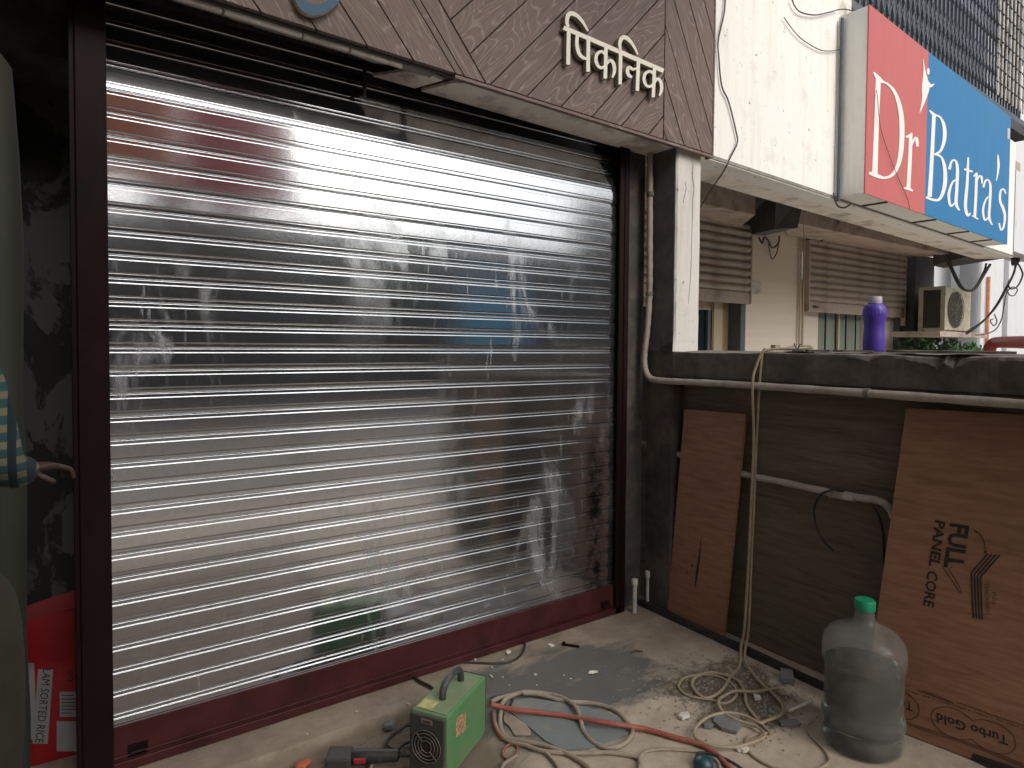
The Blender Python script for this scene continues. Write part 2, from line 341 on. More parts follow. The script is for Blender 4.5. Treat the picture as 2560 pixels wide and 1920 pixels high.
def check():
    m, nt, b = base_mat('check_shirt')
    v = mapping(nt, scale=(1, 1, 1)).outputs[0]
    s = node(nt, 'ShaderNodeSeparateXYZ'); nt.links.new(v, s.inputs[0])
    def stripe(sock, fq, th):
        a = node(nt, 'ShaderNodeMath', operation='MULTIPLY'); nt.links.new(sock, a.inputs[0]); a.inputs[1].default_value = fq
        f = node(nt, 'ShaderNodeMath', operation='FRACT'); nt.links.new(a.outputs[0], f.inputs[0])
        g = node(nt, 'ShaderNodeMath', operation='GREATER_THAN'); nt.links.new(f.outputs[0], g.inputs[0]); g.inputs[1].default_value = th; return g.outputs[0]
    c = mixc(nt, stripe(s.outputs[2], 26, .45), (.16, .14, .09), (.018, .065, .07))
    c = mixc(nt, stripe(s.outputs[0], 30, .5), c, (.006, .018, .022))
    nt.links.new(c, b.inputs['Base Color']); b.inputs['Roughness'].default_value = .9; return m
M['check'] = check()

# ------------------------------------------------------------------ mesh helpers
class MB:
    def __init__(s): s.v = []; s.f = []; s.m = []
    def add(s, vs, fs, mi=0):
        o = len(s.v); s.v += [Vector(p) for p in vs]; s.f += [tuple(o+i for i in f) for f in fs]; s.m += [mi]*len(fs); return s
    def box(s, a, b, mi=0, fn=None):
        x0, y0, z0 = a; x1, y1, z1 = b
        vs = [Vector(p) for p in ((x0, y0, z0), (x1, y0, z0), (x1, y1, z0), (x0, y1, z0), (x0, y0, z1), (x1, y0, z1), (x1, y1, z1), (x0, y1, z1))]
        if fn: vs = [fn(*p) if not isinstance(fn, Matrix) else fn @ p for p in vs]
        return s.add(vs, [(0, 3, 2, 1), (4, 5, 6, 7), (0, 1, 5, 4), (1, 2, 6, 5), (2, 3, 7, 6), (3, 0, 4, 7)], mi)
    def hexa(s, bot, top, mi=0):
        return s.add(list(bot)+list(top), [(3, 2, 1, 0), (4, 5, 6, 7), (0, 1, 5, 4), (1, 2, 6, 5), (2, 3, 7, 6), (3, 0, 4, 7)], mi)
    def prism(s, poly, off, mi=0, mside=None):
        n = len(poly); off = Vector(off); vs = [Vector(p) for p in poly]+[Vector(p)+off for p in poly]
        s.add(vs, [tuple(range(n-1, -1, -1)), tuple(range(n, 2*n))], mi)
        o = len(s.v)-2*n
        for i in range(n):
            j = (i+1) % n; s.f.append((o+i, o+j, o+n+j, o+n+i)); s.m.append(mi if mside is None else mside)
        return s
    def tube(s, pts, r, seg=8, mi=0, cap=True, closed=False):
        pts = [Vector(p) for p in pts]; n = len(pts); rs = r if isinstance(r, (list, tuple)) else [r]*n
        o = len(s.v); up = Vector((0, 0, 1)); prev = None
        for i, p in enumerate(pts):
            if closed: t = (pts[(i+1) % n]-pts[i-1])
            else: t = pts[min(i+1, n-1)]-pts[max(i-1, 0)]
            if t.length < 1e-9: t = Vector((0, 0, 1))
            t.normalize()
            if prev is None:
                a = up if abs(t.dot(up)) < .9 else Vector((1, 0, 0)); x = t.cross(a).normalized()
            else:
                x = (prev - t*prev.dot(t)).normalized()
            prev = x; y = t.cross(x)
            for k in range(seg):
                an = 2*math.pi*k/seg; s.v.append(p+(x*math.cos(an)+y*math.sin(an))*rs[i])
        m_ = n if closed else n-1
        for i in range(m_):
            a = o+i*seg; b = o+((i+1) % n)*seg
            for k in range(seg):
                k2 = (k+1) % seg; s.f.append((a+k, a+k2, b+k2, b+k)); s.m.append(mi)
        if cap and not closed:
            s.f.append(tuple(o+k for k in range(seg-1, -1, -1))); s.m.append(mi)
            s.f.append(tuple(o+(n-1)*seg+k for k in range(seg))); s.m.append(mi)
        return s
    def lathe(s, prof, c, seg=32, mi=0, capb=True, capt=True, rf=None):
        o = len(s.v); c = Vector(c)
        for (r, z) in prof:
            for k in range(seg):
                a = 2*math.pi*k/seg; rr = r*(rf(a, z) if rf else 1); s.v.append(c+Vector((rr*math.cos(a), rr*math.sin(a), z)))
        for i in range(len(prof)-1):
            for k in range(seg):
                k2 = (k+1) % seg; s.f.append((o+i*seg+k, o+i*seg+k2, o+(i+1)*seg+k2, o+(i+1)*seg+k)); s.m.append(mi)
        if capb: s.f.append(tuple(o+k for k in range(seg-1, -1, -1))); s.m.append(mi)
        if capt: s.f.append(tuple(o+(len(prof)-1)*seg+k for k in range(seg))); s.m.append(mi)
        return s
def put(name, mb, mat, parent=None, loc=None, smooth=False, bevel=0, sharp=40, kind=None):
    """one mesh object; vertices are given in world metres and stored relative to the thing's base"""
    base = parent.matrix_world.translation if parent else Vector(loc or (0, 0, 0))
    if parent: base = WB[parent.name]
    me = bpy.data.meshes.new(name); me.from_pydata([tuple(p-base) for p in mb.v], [], mb.f); me.update()
    for mt in (mat if isinstance(mat, (list, tuple)) else [mat]): me.materials.append(mt)
    if any(mb.m): me.polygons.foreach_set('material_index', mb.m)
    bm = bmesh.new(); bm.from_mesh(me); bmesh.ops.recalc_face_normals(bm, faces=bm.faces); bm.to_mesh(me); bm.free()
    if smooth:
        me.polygons.foreach_set('use_smooth', [True]*len(me.polygons)); me.set_sharp_from_angle(angle=R_(sharp))
    o = bpy.data.objects.new(name, me); COL.objects.link(o)
    if parent: o.parent = parent; WB[o.name] = base
    else: o.location = base; WB[o.name] = base
    if bevel:
        bv = o.modifiers.new('bevel', 'BEVEL'); bv.width = bevel; bv.segments = 2; bv.limit_method = 'ANGLE'; bv.angle_limit = R_(40)
    if kind: o['kind'] = kind
    return o
WB = {}
def tag(o, label, cat, group=None):
    o['label'] = label; o['category'] = cat
    if group: o['group'] = group
    return o
def thing(name, label, cat, loc=(0, 0, 0), group=None):
    o = bpy.data.objects.new(name, None); COL.objects.link(o); o.location = loc; o.empty_display_size = .1; WB[o.name] = Vector(loc)
    return tag(o, label, cat, group)
def struct(name, mb, mat, **k): return put(name, mb, mat, kind='structure', **k)
def smoothpath(pts, n=6, closed=False):
    P = [Vector(p) for p in pts]; out = []; L = len(P)
    rng = range(L) if closed else range(L-1)
    for i in rng:
        if closed: a, b, c, d = P[i-1], P[i], P[(i+1) % L], P[(i+2) % L]
        else: a, b, c, d = P[max(i-1, 0)], P[i], P[i+1], P[min(i+2, L-1)]
        for k in range(n):
            t = k/n
            out.append(.5*((2*b)+(c-a)*t+(2*a-5*b+4*c-d)*t*t+(3*b-a-3*c+d)*t*t*t))
    if not closed: out.append(P[-1])
    return out
def ribbon2d(pts, w, n=5, smooth=True):
    """stroke outline in 2-D; w: one width or one per point"""
    P = [Vector((x, y, 0)) for x, y in pts]; W = list(w) if isinstance(w, (list, tuple)) else [w]*len(P)
    if smooth and len(P) > 2:
        Q = smoothpath([Vector((p.x, p.y, W[i])) for i, p in enumerate(P)], n); P = [Vector((q.x, q.y, 0)) for q in Q]; W = [max(q.z, .5) for q in Q]
    L, Rr = [], []
    for i, p in enumerate(P):
        t = P[min(i+1, len(P)-1)]-P[max(i-1, 0)]; t.normalize(); nrm = Vector((-t.y, t.x, 0))
        L.append(p+nrm*W[i]/2); Rr.append(p-nrm*W[i]/2)
    return L, Rr
def strokes(mb, list_, mapf, back, eps=.0004, mi=0, mside=None):
    """raised strokes: outline in photo-crop coordinates mapped onto the sign's own plane, given a real thickness"""
    for k, (pts, w) in enumerate(list_):
        L, Rr = ribbon2d(pts, w); e = Vector(back).normalized()*(-eps*k)
        fl = [mapf(p.x, p.y)+e for p in L]; fr = [mapf(p.x, p.y)+e for p in Rr]; n = len(fl); b = Vector(back)
        o = len(mb.v); mb.v += fl+fr+[p+b for p in fl]+[p+b for p in fr]
        for i in range(n-1):
            for q, mm in (((i, i+1, n+i+1, n+i), mi), ((2*n+i, 3*n+i, 3*n+i+1, 2*n+i+1), mi), ((i, 2*n+i, 2*n+i+1, i+1), mside), ((n+i, n+i+1, 3*n+i+1, 3*n+i), mside)):
                mb.f.append(tuple(o+j for j in q)); mb.m.append(mi if mm is None else mm)
        for a in (0, n-1):
            mb.f.append((o+a, o+n+a, o+3*n+a, o+2*n+a)); mb.m.append(mi if mside is None else mside)
def textmesh(s, bold=.0):
    cu = bpy.data.curves.new('txt', 'FONT'); cu.body = s; cu.offset = bold; cu.resolution_u = 2
    ob = bpy.data.objects.new('txt', cu); COL.objects.link(ob)
    dg = bpy.context.evaluated_depsgraph_get(); dg.update(); me = bpy.data.meshes.new_from_object(ob.evaluated_get(dg))
    vs = [v.co.copy() for v in me.vertices]; fs = [tuple(p.vertices) for p in me.polygons]
    bpy.data.objects.remove(ob); bpy.data.curves.remove(cu); bpy.data.meshes.remove(me)
    x0 = min(v.x for v in vs); x1 = max(v.x for v in vs); y1 = max(v.y for v in vs)
    return [((v.x-x0)/(x1-x0), v.y/.729) for v in vs], fs
def printtext(mb, s, start, end, cap, mapf, bold=.0, mi=0):
    vs, fs = textmesh(s, bold); a = Vector(start); e = Vector(end); c = Vector(cap)
    pts = []
    for (x, y) in vs:
        q = a+(e-a)*x+c*y; pts.append(mapf(q.x, q.y))
    mb.add(pts, fs, mi)

# =================================================================== SETTING
# ground sheet to the horizon
g = MB(); g.add([(-150, -150, -.12), (150, -150, -.12), (150, 150, -.12), (-150, 150, -.12)], [(0, 1, 2, 3)])
struct('ground', g, M['ground'])
# shop floor slab: a height field with a broken step along the threshold
fl = MB(); nx, ny = 150, 110; X0, X1, Y0, Y1 = -.62, 2.72, -.9, 3.0
def hsh(i, j): return math.sin(i*12.9898+j*78.233)*43758.5453 % 1
def vnoise(x, y):
    i, j = math.floor(x), math.floor(y); fx, fy = x-i, y-j; fx = fx*fx*(3-2*fx); fy = fy*fy*(3-2*fy)
    return (hsh(i, j)*(1-fx)+hsh(i+1, j)*fx)*(1-fy)+(hsh(i, j+1)*(1-fx)+hsh(i+1, j+1)*fx)*fy
def fbm(x, y): return .55*vnoise(x, y)+.28*vnoise(2.1*x+5, 2.1*y)+.17*vnoise(4.3*x, 4.3*y+9)
def sst(a, b, x): t = max(0, min(1, (x-a)/(b-a))); return t*t*(3-2*t)
def fz(x, y):
    edge = 2.265 + .022*(fbm(x*14, 3.3)-.5)
    low = sst(edge, edge-.022, y)*(1-sst(1.13, 1.38, x))*sst(.3, .7, y) if x < 1.4 else 0
    z = -.058*low + .006*(fbm(x*9, y*9)-.5)*(1-.6*sst(.3, .0, low)) + low*.020*(fbm(x*22, y*22)-.5)
    pile = math.exp(-((x-2.20)**2/.05+(y-1.62)**2/.035)); z += .020*pile*fbm(x*24, y*24)
    return z
ys = []
for j in range(ny+1):
    t = j/ny; ys.append(Y0+(Y1-Y0)*t)
ys = sorted(set([round(y, 4) for y in ys]+[2.20+.004*k for k in range(24)]))
nyy = len(ys)
for y in ys:
    for i in range(nx+1):
        x = X0+(X1-X0)*i/nx; fl.v.append(Vector((x, y, fz(x, y))))
for j in range(nyy-1):
    for i in range(nx):
        a = j*(nx+1)+i; fl.f.append((a, a+1, a+nx+2, a+nx+1)); fl.m.append(0)
# slab skirt down to the street
fl.box((X0, Y0-.02, -.13), (X1, Y0, -.004)); 
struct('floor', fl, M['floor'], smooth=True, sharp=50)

q = MB(); q.box((2.87, .2, -.119), (10.5, 4.02, -.095)); struct('neighbour_bounce_floor', q, plain('pale_bounce_floor', (.52, .48, .42), .6, var=.15, vscale=3))  # pale floor added to bounce light up under the canopy
# ------------------------------------------------------------------ rolling shutter
YS = 2.468; PITCH = .0763; Z0 = 1.404
sh = thing('rolling_shutter', 'closed galvanised steel rolling shutter with red oxide bottom rail and guides', 'shutter', (1.25, YS, 0))
def arc(c, r, a0, a1, n): return [(c[0]+r*math.cos(R_(a0+(a1-a0)*k/n)), c[1]+r*math.sin(R_(a0+(a1-a0)*k/n))) for k in range(n+1)]
prof = [(-7, .2)] + arc((-1.6, -1.7), 1.6, 86, 4, 5) + [(0, -2.6), (0, -3.4), (0, -11.4), (0, -12.2)]
prof += [(.3, -13.0), (1.4, -13.7), (2.3, -14.0)] + arc((2.5, -15.4), 1.3, 60, 2, 4) + [(3.80, -16.4), (3.80, -18.6), (3.80, -53.8), (3.80, -54.8), (3.6, -55.9), (3.1, -57.2), (2.1, -58.4), (1.9, -59.6), (2.1, -60.6), (2.1, -61.6), (1.9, -70.2), (1.8, -71.2)]
prof += [(.6, -73.2), (-1.2, -74.4), (-7, -75.0)]
smb = MB(); XL, XR = .075, 2.425; nseg = 24
for k in range(nseg+1):
    x = XL+(XR-XL)*k/nseg
    for (d, z) in prof: smb.v.append(Vector((x-1.25, -(d)/1000, z/1000)))
npf = len(prof)
for k in range(nseg):
    for i in range(npf-1):
        a = k*npf+i; smb.f.append((a, a+npf, a+npf+1, a+1)); smb.m.append(0)
sme = bpy.data.meshes.new('slat'); sme.from_pydata([tuple(v) for v in smb.v], [], smb.f); sme.materials.append(M['steel'])
bm = bmesh.new(); bm.from_mesh(sme); bmesh.ops.recalc_face_normals(bm, faces=bm.faces)
if sum(f.normal.y for f in bm.faces) > 0: bmesh.ops.reverse_faces(bm, faces=bm.faces)
bm.to_mesh(sme); bm.free()
sme.polygons.foreach_set('use_smooth', [True]*len(sme.polygons)); sme.set_sharp_from_angle(angle=R_(50))
yo, zo = 0.0, Z0+PITCH*12
lean = {}
for n in range(-12, -17, -1):
    t = R_(14.0+1.0*(-12-n)); yo += math.sin(t)*PITCH if n < -12 else math.sin(t)*PITCH; zo = (Z0-PITCH*-11) if n == -12 else zo
    lean[n] = (t, yo)
for n in range(-16, 17):
    o = bpy.data.objects.new('slat', sme); COL.objects.link(o); o.parent = sh; t, y_ = lean.get(n, (0.0, 0.0))
    o.location = (0, y_, Z0-PITCH*n)      # top slats lean back towards the drum, tilted to reflect the dark soffit
    o.rotation_euler = (random.uniform(-.006, .006)-t, 0, random.uniform(-.0012, .0012))
br = MB(); br.box((.075, 2.452, .014), (2.425, 2.462, .150)); br.box((.075, 2.432, .002), (2.425, 2.4515, .034)); br.box((.075, 2.446, .043), (2.425, 2.4515, .047))
rail = put('bottom_rail', br, M['redoxide'], sh, bevel=.002)
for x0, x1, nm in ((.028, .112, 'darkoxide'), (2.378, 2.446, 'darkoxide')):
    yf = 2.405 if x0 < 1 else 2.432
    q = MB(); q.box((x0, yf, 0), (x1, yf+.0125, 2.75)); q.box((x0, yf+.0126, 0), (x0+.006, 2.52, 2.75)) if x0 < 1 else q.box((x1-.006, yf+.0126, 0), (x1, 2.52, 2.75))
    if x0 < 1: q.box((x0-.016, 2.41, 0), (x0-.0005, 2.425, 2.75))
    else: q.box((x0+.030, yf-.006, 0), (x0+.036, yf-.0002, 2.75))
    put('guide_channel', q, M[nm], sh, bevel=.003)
for (u, v) in ((345, 1872), (1512, 1512), (1090, 1668)):
    p = onpl(u, v, 1, 2.452); q = MB(); q.box((p.x-.03, 2.4485, p.z-.022), (p.x+.03, 2.4518, p.z+.022)); q.tube([(p.x-.02, 2.4485, p.z), (p.x-.02, 2.438, p.z), (p.x+.02, 2.438, p.z), (p.x+.02, 2.4485, p.z)], .005, 6)
    put('lock_hasp', q, M['darkoxide'], rail)

# ------------------------------------------------------------------ walls round the shutter
wl = thing('dark_back_wall', 'dark wall with broken plaster patches behind the red sack', 'wall', (-.3, 2.93, 0))
q = MB(); q.box((-.62, 2.93, -.1), (.03, 3.05, 3.3)); put('wall_face', q, M['recess'], wl)
q = MB(); q.box((-.62, 2.60, 2.36), (.027, 2.925, 2.75)); put('lintel', q, M['grime'], wl)
q = MB(); q.box((-.80, -1.6, -.12), (-.625, 3.05, 3.6)); tag(put('light_blocker_wall', q, M['grime'], loc=(-.7, .6, -.12)), 'added unseen dark wall that blocks light beside the person', 'wall')  # wall added out of view to keep light off the left side
q = MB(); q.box((2.4475, 2.47, 0), (2.598, 2.56, 2.75)); tag(put('shutter_jamb', q, M['grime'], loc=(2.52, 2.5, 0)), 'black jamb between the shutter guide and the white column', 'jamb')
q = MB(); q.box((.0305, 2.56, 0), (2.598, 2.62, 3.6)); tag(put('inner_back_wall', q, M['grime'], loc=(1.3, 2.6, 0)), 'dark wall hidden behind the steel shutter slats', 'wall')
pp = MB()
prof = [(.20, 0)]
pl_ = []
for k in range(9): pl_.append((.088+.004*math.sin(k*2.1), .02+k*.245))
pl_ += [(.07, 2.24), (.03, 2.30)]
pp.lathe(pl_, (-.195, 2.45, 0), 20); tag(put('round_post', pp, M['post'], loc=(-.195, 2.45, 0), smooth=True), 'pale greenish round post behind the person at the dark wall', 'post')

# ------------------------------------------------------------------ side wall, parapet, column
sw = thing('side_wall', 'low dark side wall with wood grained face and rough concrete top', 'wall', (2.72, 1.2, 0))
YE = .08
q = MB(); q.box((2.69, YE, -.1), (2.80, 2.58, 1.30)); put('grained_face', q, M['panel'], sw)
# parapet band with a chipped upper edge
q = MB(); L = 420
def chip(y):
    c = .006*fbm(y*18, 1.7)
    c += .040*math.exp(-((y-1.02)/.085)**2)*(.6+.8*fbm(y*30, 4)) + .020*math.exp(-((y-1.28)/.05)**2) + .016*math.exp(-((y-.80)/.07)**2)*fbm(y*40, 2)
    c *= .35+.6*vnoise(y*38, 6)+.25*vnoise(y*110, 2)
    return c
rows = []
for i in range(L+1):
    y = YE+(2.26-YE)*i/L; c = chip(y); rz = 1.395+.006*(fbm(y*11, 7)-.5)
    rows.append([Vector((2.60, y, 1.272)), Vector((2.60+.004*fbm(y*25, 3), y, rz-c*1.0-.004)), Vector((2.604+c*.9, y, rz-c*.35+.002)), Vector((2.64+c*.8, y, rz+.002+.005*fbm(y*20, 8))), Vector((2.76, y, rz+.006+.006*fbm(y*16, 12))), Vector((2.862, y, 1.404+.003*fbm(y*9, 1))), Vector((2.862, y, 1.272))])
q.v = [p for r in rows for p in r]; K = 7
for i in range(L):
    for k in range(K):
        a = i*K+k; b = i*K+(k+1) % K; q.f.append((a, b, b+K, a+K)); q.m.append(0 if k in (0, 1, 6, 5) else 1)
q.f.append(tuple(range(K))); q.m.append(0); q.f.append(tuple(L*K+k for k in range(K-1, -1, -1))); q.m.append(0)
put('parapet_cap', q, [M['parapet'], M['ledge']], sw, smooth=True, sharp=35)
q = MB(); q.box((2.803, YE, -.1), (2.855, 2.58, 1.271)); put('outer_face', q, M['farwhite'], sw)
# loose mortar flakes on the ledge
fk = MB()
for (u, v, wpx) in ((2040, 889, 60), (2130, 885, 90), (2290, 889, 120), (2420, 891, 160), (2000, 884, 40)):
    p = onpl(u, v, 2, 1.400); y = min(2.2, max(.3, onpl(u, v, 0, 2.66).y)); wd = wpx*.0009
    poly = [(2.625+random.uniform(0, .05), y-wd, 1.4005), (2.72, y-wd*.7, 1.4015), (2.74, y+wd*.6, 1.402), (2.66, y+wd, 1.401), (2.622, y+wd*.2, 1.4005)]
    poly = [Vector(a)+Vector((0, 0, .006)) for a in poly]; f2 = MB(); f2.prism(poly, (0, 0, .009))
    put('mortar_flake', f2, M['ledge'], sw)
co = thing('white_column', 'narrow white column with cracked paint standing on the side wall', 'column', (2.68, 2.34, 1.40))
q = MB(); colr = []
nz = 60
for i in range(nz+1):
    z = 1.40+(2.62-1.40)*i/nz; j1 = .006*(fbm(z*26, 2)-.5)+(.010*max(0, 1-(z-1.40)/.10)); x1 = 2.795-.004*fbm(z*9, 5)
    colr.append([Vector((2.606-j1, 2.262-j1*.4, z)), Vector((2.615, 2.255-.003*fbm(z*30, 9), z)), Vector((x1, 2.255, z)), Vector((x1, 2.43, z)), Vector((2.604, 2.43, z))])
q.v = [p for r in colr for p in r]
for i in range(nz):
    for k in range(5):
        a = i*5+k; b = i*5+(k+1) % 5; q.f.append((a, b, b+5, a+5)); q.m.append(0 if k in (0, 1, 2) else 1)
put('shaft', q, [M['column'], M['grime']], co)
q = MB(); q.box((2.601, 2.262, 1.404), (2.6035, 2.438, 2.6)); put('grimy_side', q, M['colside'], co)
for pts in ([(1733, 410), (1731, 440), (1735, 470), (1732, 500), (1731, 545), (1729, 600), (1727, 680), (1721, 760)], [(1712, 455), (1715, 470), (1711, 490), (1708, 508)]):
    q = MB(); P = [onpl(u, v, 1, 2.2535) for u, v in pts]; P = smoothpath(P, 4); q.tube(P, [.0013*(.5+fbm(i*.7, 3)) for i in range(len(P))], 4); put('crack', q, M['grime'], co)
q = MB(); q.box((2.601, 2.2605, -.02), (2.689, 2.438, 1.399)); put('pier_base', q, M['grime'], co)

# ------------------------------------------------------------------ wooden fascia of herringbone planks
FY = 2.215
fa = thing('wooden_fascia', 'brown herringbone plank fascia above the steel shutter', 'fascia', (1.4, FY, 2.47))
def fbot(x): return 2.500-.0238*(x-.6)
FX0, FX1, FT = -.62, 2.832, 3.62
def clipp(poly, nx, nz, d):          # keep nx*x+nz*z <= d
    out = []
    for i in range(len(poly)):
        a, b = poly[i], poly[(i+1) % len(poly)]; da = nx*a[0]+nz*a[1]-d; db = nx*b[0]+nz*b[1]-d
        if da <= 0: out.append(a)
        if da*db < 0:
            t = da/(da-db); out.append((a[0]+(b[0]-a[0])*t, a[1]+(b[1]-a[1])*t))
    return out
rect = [(FX0, fbot(FX0)), (FX1, fbot(FX1)), (FX1, FT), (FX0, FT)]
def shrink(poly, s):
    cx_ = sum(p[0] for p in poly)/len(poly); out = list(poly)
    n = len(out); edges = []
    area = sum(out[i][0]*out[(i+1) % n][1]-out[(i+1) % n][0]*out[i][1] for i in range(n))
    if area < 0: out.reverse()
    base = list(out); res = list(out)
    for i in range(n):
        a, b = base[i], base[(i+1) % n]; dx, dz = b[0]-a[0], b[1]-a[1]; l = math.hypot(dx, dz)
        if l < 1e-6: continue
        nx_, nz_ = dz/l, -dx/l
        res = clipp(res, nx_, nz_, nx_*a[0]+nz_*a[1]-s)
        if len(res) < 3: return []
    return res
def plank(poly, ang):
    poly = shrink(poly, .0026)
    if len(poly) < 3: return
    cx_ = sum(p[0] for p in poly)/len(poly); cz = sum(p[1] for p in poly)/len(poly)
    ca, sa = math.cos(ang), math.sin(ang); d = random.uniform(0, .0015)
    me = bpy.data.meshes.new('plank'); n = len(poly)
    loc = [((x-cx_)*ca+(z-cz)*sa, 0, -(x-cx_)*sa+(z-cz)*ca) for x, z in poly]
    inn = []
    for i, p in enumerate(loc):
        l = math.hypot(p[0], p[2]); k = max(0, 1-.003/max(l, .004)); inn.append((p[0]*k, -.003-d, p[2]*k))
    vs = inn+loc+[(x, .016, z) for x, y, z in loc]
    fs = [tuple(range(n))]+[(i, n+i, n+(i+1) % n, (i+1) % n) for i in range(n)]+[(n+i, 2*n+i, 2*n+(i+1) % n, n+(i+1) % n) for i in range(n)]
    me.from_pydata(vs, [], fs); me.materials.append(M['wood'])
    bm = bmesh.new(); bm.from_mesh(me); bmesh.ops.recalc_face_normals(bm, faces=bm.faces); bm.to_mesh(me); bm.free()
    o = bpy.data.objects.new('plank', me); COL.objects.link(o); o.parent = fa
    o.location = Vector((cx_, FY, cz))-Vector((1.4, FY, 2.47)); o.rotation_euler = (0, -ang, 0)
def lin(px, pz, angdeg):              # line through point; returns n,d with n to the right/below
    a = R_(angdeg); nx_, nz_ = math.sin(a), -math.cos(a); return nx_, nz_, nx_*px+nz_*pz
A1 = -50.5; A2 = 47.0; A3 = -63.0
l1 = lin(1.405, 2.48, A1)             # the diagonal joint
regA = clipp(rect, -l1[0], -l1[1], -l1[2]) if True else rect
regB = clipp(rect, *l1)
# l1 normal: for angle -50 it points (-.77,-.64); the left/below side is where n.p > d
apex = 2.452
left = clipp(rect, -1*l1[0], -1*l1[1], -1*l1[2]); right = clipp(rect, l1[0], l1[1], l1[2])
if sum(p[0] for p in left)/max(1, len(left)) > sum(p[0] for p in right)/max(1, len(right)): left, right = right, left
mid = clipp(right, 1, 0, apex); rgt = clipp(right, -1, 0, -apex)
def boards(region, ang, px, pz, steps):
    n = lin(px, pz, ang); cuts = steps
    for a, b in zip(cuts[:-1], cuts[1:]):
        p = clipp(region, n[0], n[1], n[2]+b) if len(region) > 2 else []
        p = clipp(p, -n[0], -n[1], -(n[2]+a)) if len(p) > 2 else []
        if len(p) > 2: plank(p, R_(ang))
WD = .138
boards(left, A1, 1.405, 2.48, [0, .075, .105]+[.105+WD*k for k in range(1, 22)])
boards(mid, A2, 1.427, 2.486, [WD*k for k in range(-14, 12)])
boards(rgt, A3, 2.457, 3.013, [(.118)*k for k in range(-9, 9)])
q = MB(); q.box((FX0, FY+.017, 0), (FX1, FY+.030, 1), fn=lambda x, y, z: Vector((x, y, fbot(x)-.004 if z < .5 else FT)))
put('backing_board', q, M['darkgrey'], fa)
q = MB(); q.box((1.26, FY-.006, 0), (FX1+.002, FY+.0165, 1), fn=lambda x, y, z: Vector((x, y, fbot(x)-.014+z*.0125))); put('bottom_trim', q, M['wood'], fa)
q = MB(); q.box((FX1+.001, FY-.003, 0), (FX1+.012, FY+.045, 1), fn=lambda x, y, z: Vector((x, y, fbot(x)-.012 if z < .5 else FT))); put('end_trim', q, M['wood'], fa)
# soffit boards under the fascia: broken towards the left
so_ = thing('shutter_soffit', 'beige soffit board under the plank fascia, broken at one end', 'soffit', (1.9, 2.33, 2.47))
q = MB(); poly = [(1.235, 2.455), (1.30, 2.300), (1.37, 2.2465), (2.600, 2.2465), (2.600, 2.455)]
def sz(x): return fbot(x)+.006
q.prism([(x, y, sz(x)) for x, y in poly], (0, 0, .012)); put('board', q, M['soffit'], so_)
q = MB(); poly = [(1.02, 2.455), (1.10, 2.335), (1.20, 2.300), (1.262, 2.312), (1.205, 2.455)]; q.prism([(x, y, sz(x)+.004) for x, y in poly], (0, 0, .012)); put('broken_board', q, M['soffit'], so_)
q = MB(); poly = [(1.208, 2.45), (1.268, 2.31), (1.315, 2.29), (1.24, 2.45)]; q.prism([(x, y, sz(x)+.02) for x, y in poly], (0, 0, .006)); put('wood_batten', q, M['wood'], so_)
x = -.6
while x < 1.02:
    l = random.uniform(.16, .3); x2 = min(x+l, 1.06); q = MB()
    q.box((x, 2.2465, 0), (x2-.008, 2.262, 1), fn=lambda a, b, c: Vector((a, b, fbot(a)-.018+c*.040))); put('edge_strip', q, M['soffit'], so_); x = x2
q = MB(); pts = []
nn = 40
for i in range(nn+1):
    x = -.6+1.80*i/nn; pts.append((x, 2.295+.05*fbm(x*7, 2)*(1 if x < 1.0 else .5)))
poly = [(-.6, 2.2625)]+pts+[(1.2, 2.2625)]
for i in range(nn):
    a, b = pts[i], pts[i+1]; q.hexa([(a[0], 2.2625, fbot(a[0])+.003), (b[0], 2.2625, fbot(b[0])+.003), (b[0], b[1], fbot(b[0])+.004), (a[0], a[1], fbot(a[0])+.004)], [(a[0], 2.2625, fbot(a[0])+.05), (b[0], 2.2625, fbot(b[0])+.05), (b[0], b[1], fbot(b[0])+.05), (a[0], a[1], fbot(a[0])+.05)])
put('rough_mortar_edge', q, M['oldsoffit'], so_)
q = MB(); q.box((.972, 2.435, 2.405), (.985, 2.445, 2.70)); put('hanging_bracket', q, M['black'], so_)
q = MB(); q.box((-.62, FY+.031, 3.0), (2.59, 2.62, 3.06)); put('upper_slab', q, M['grime'], so_)

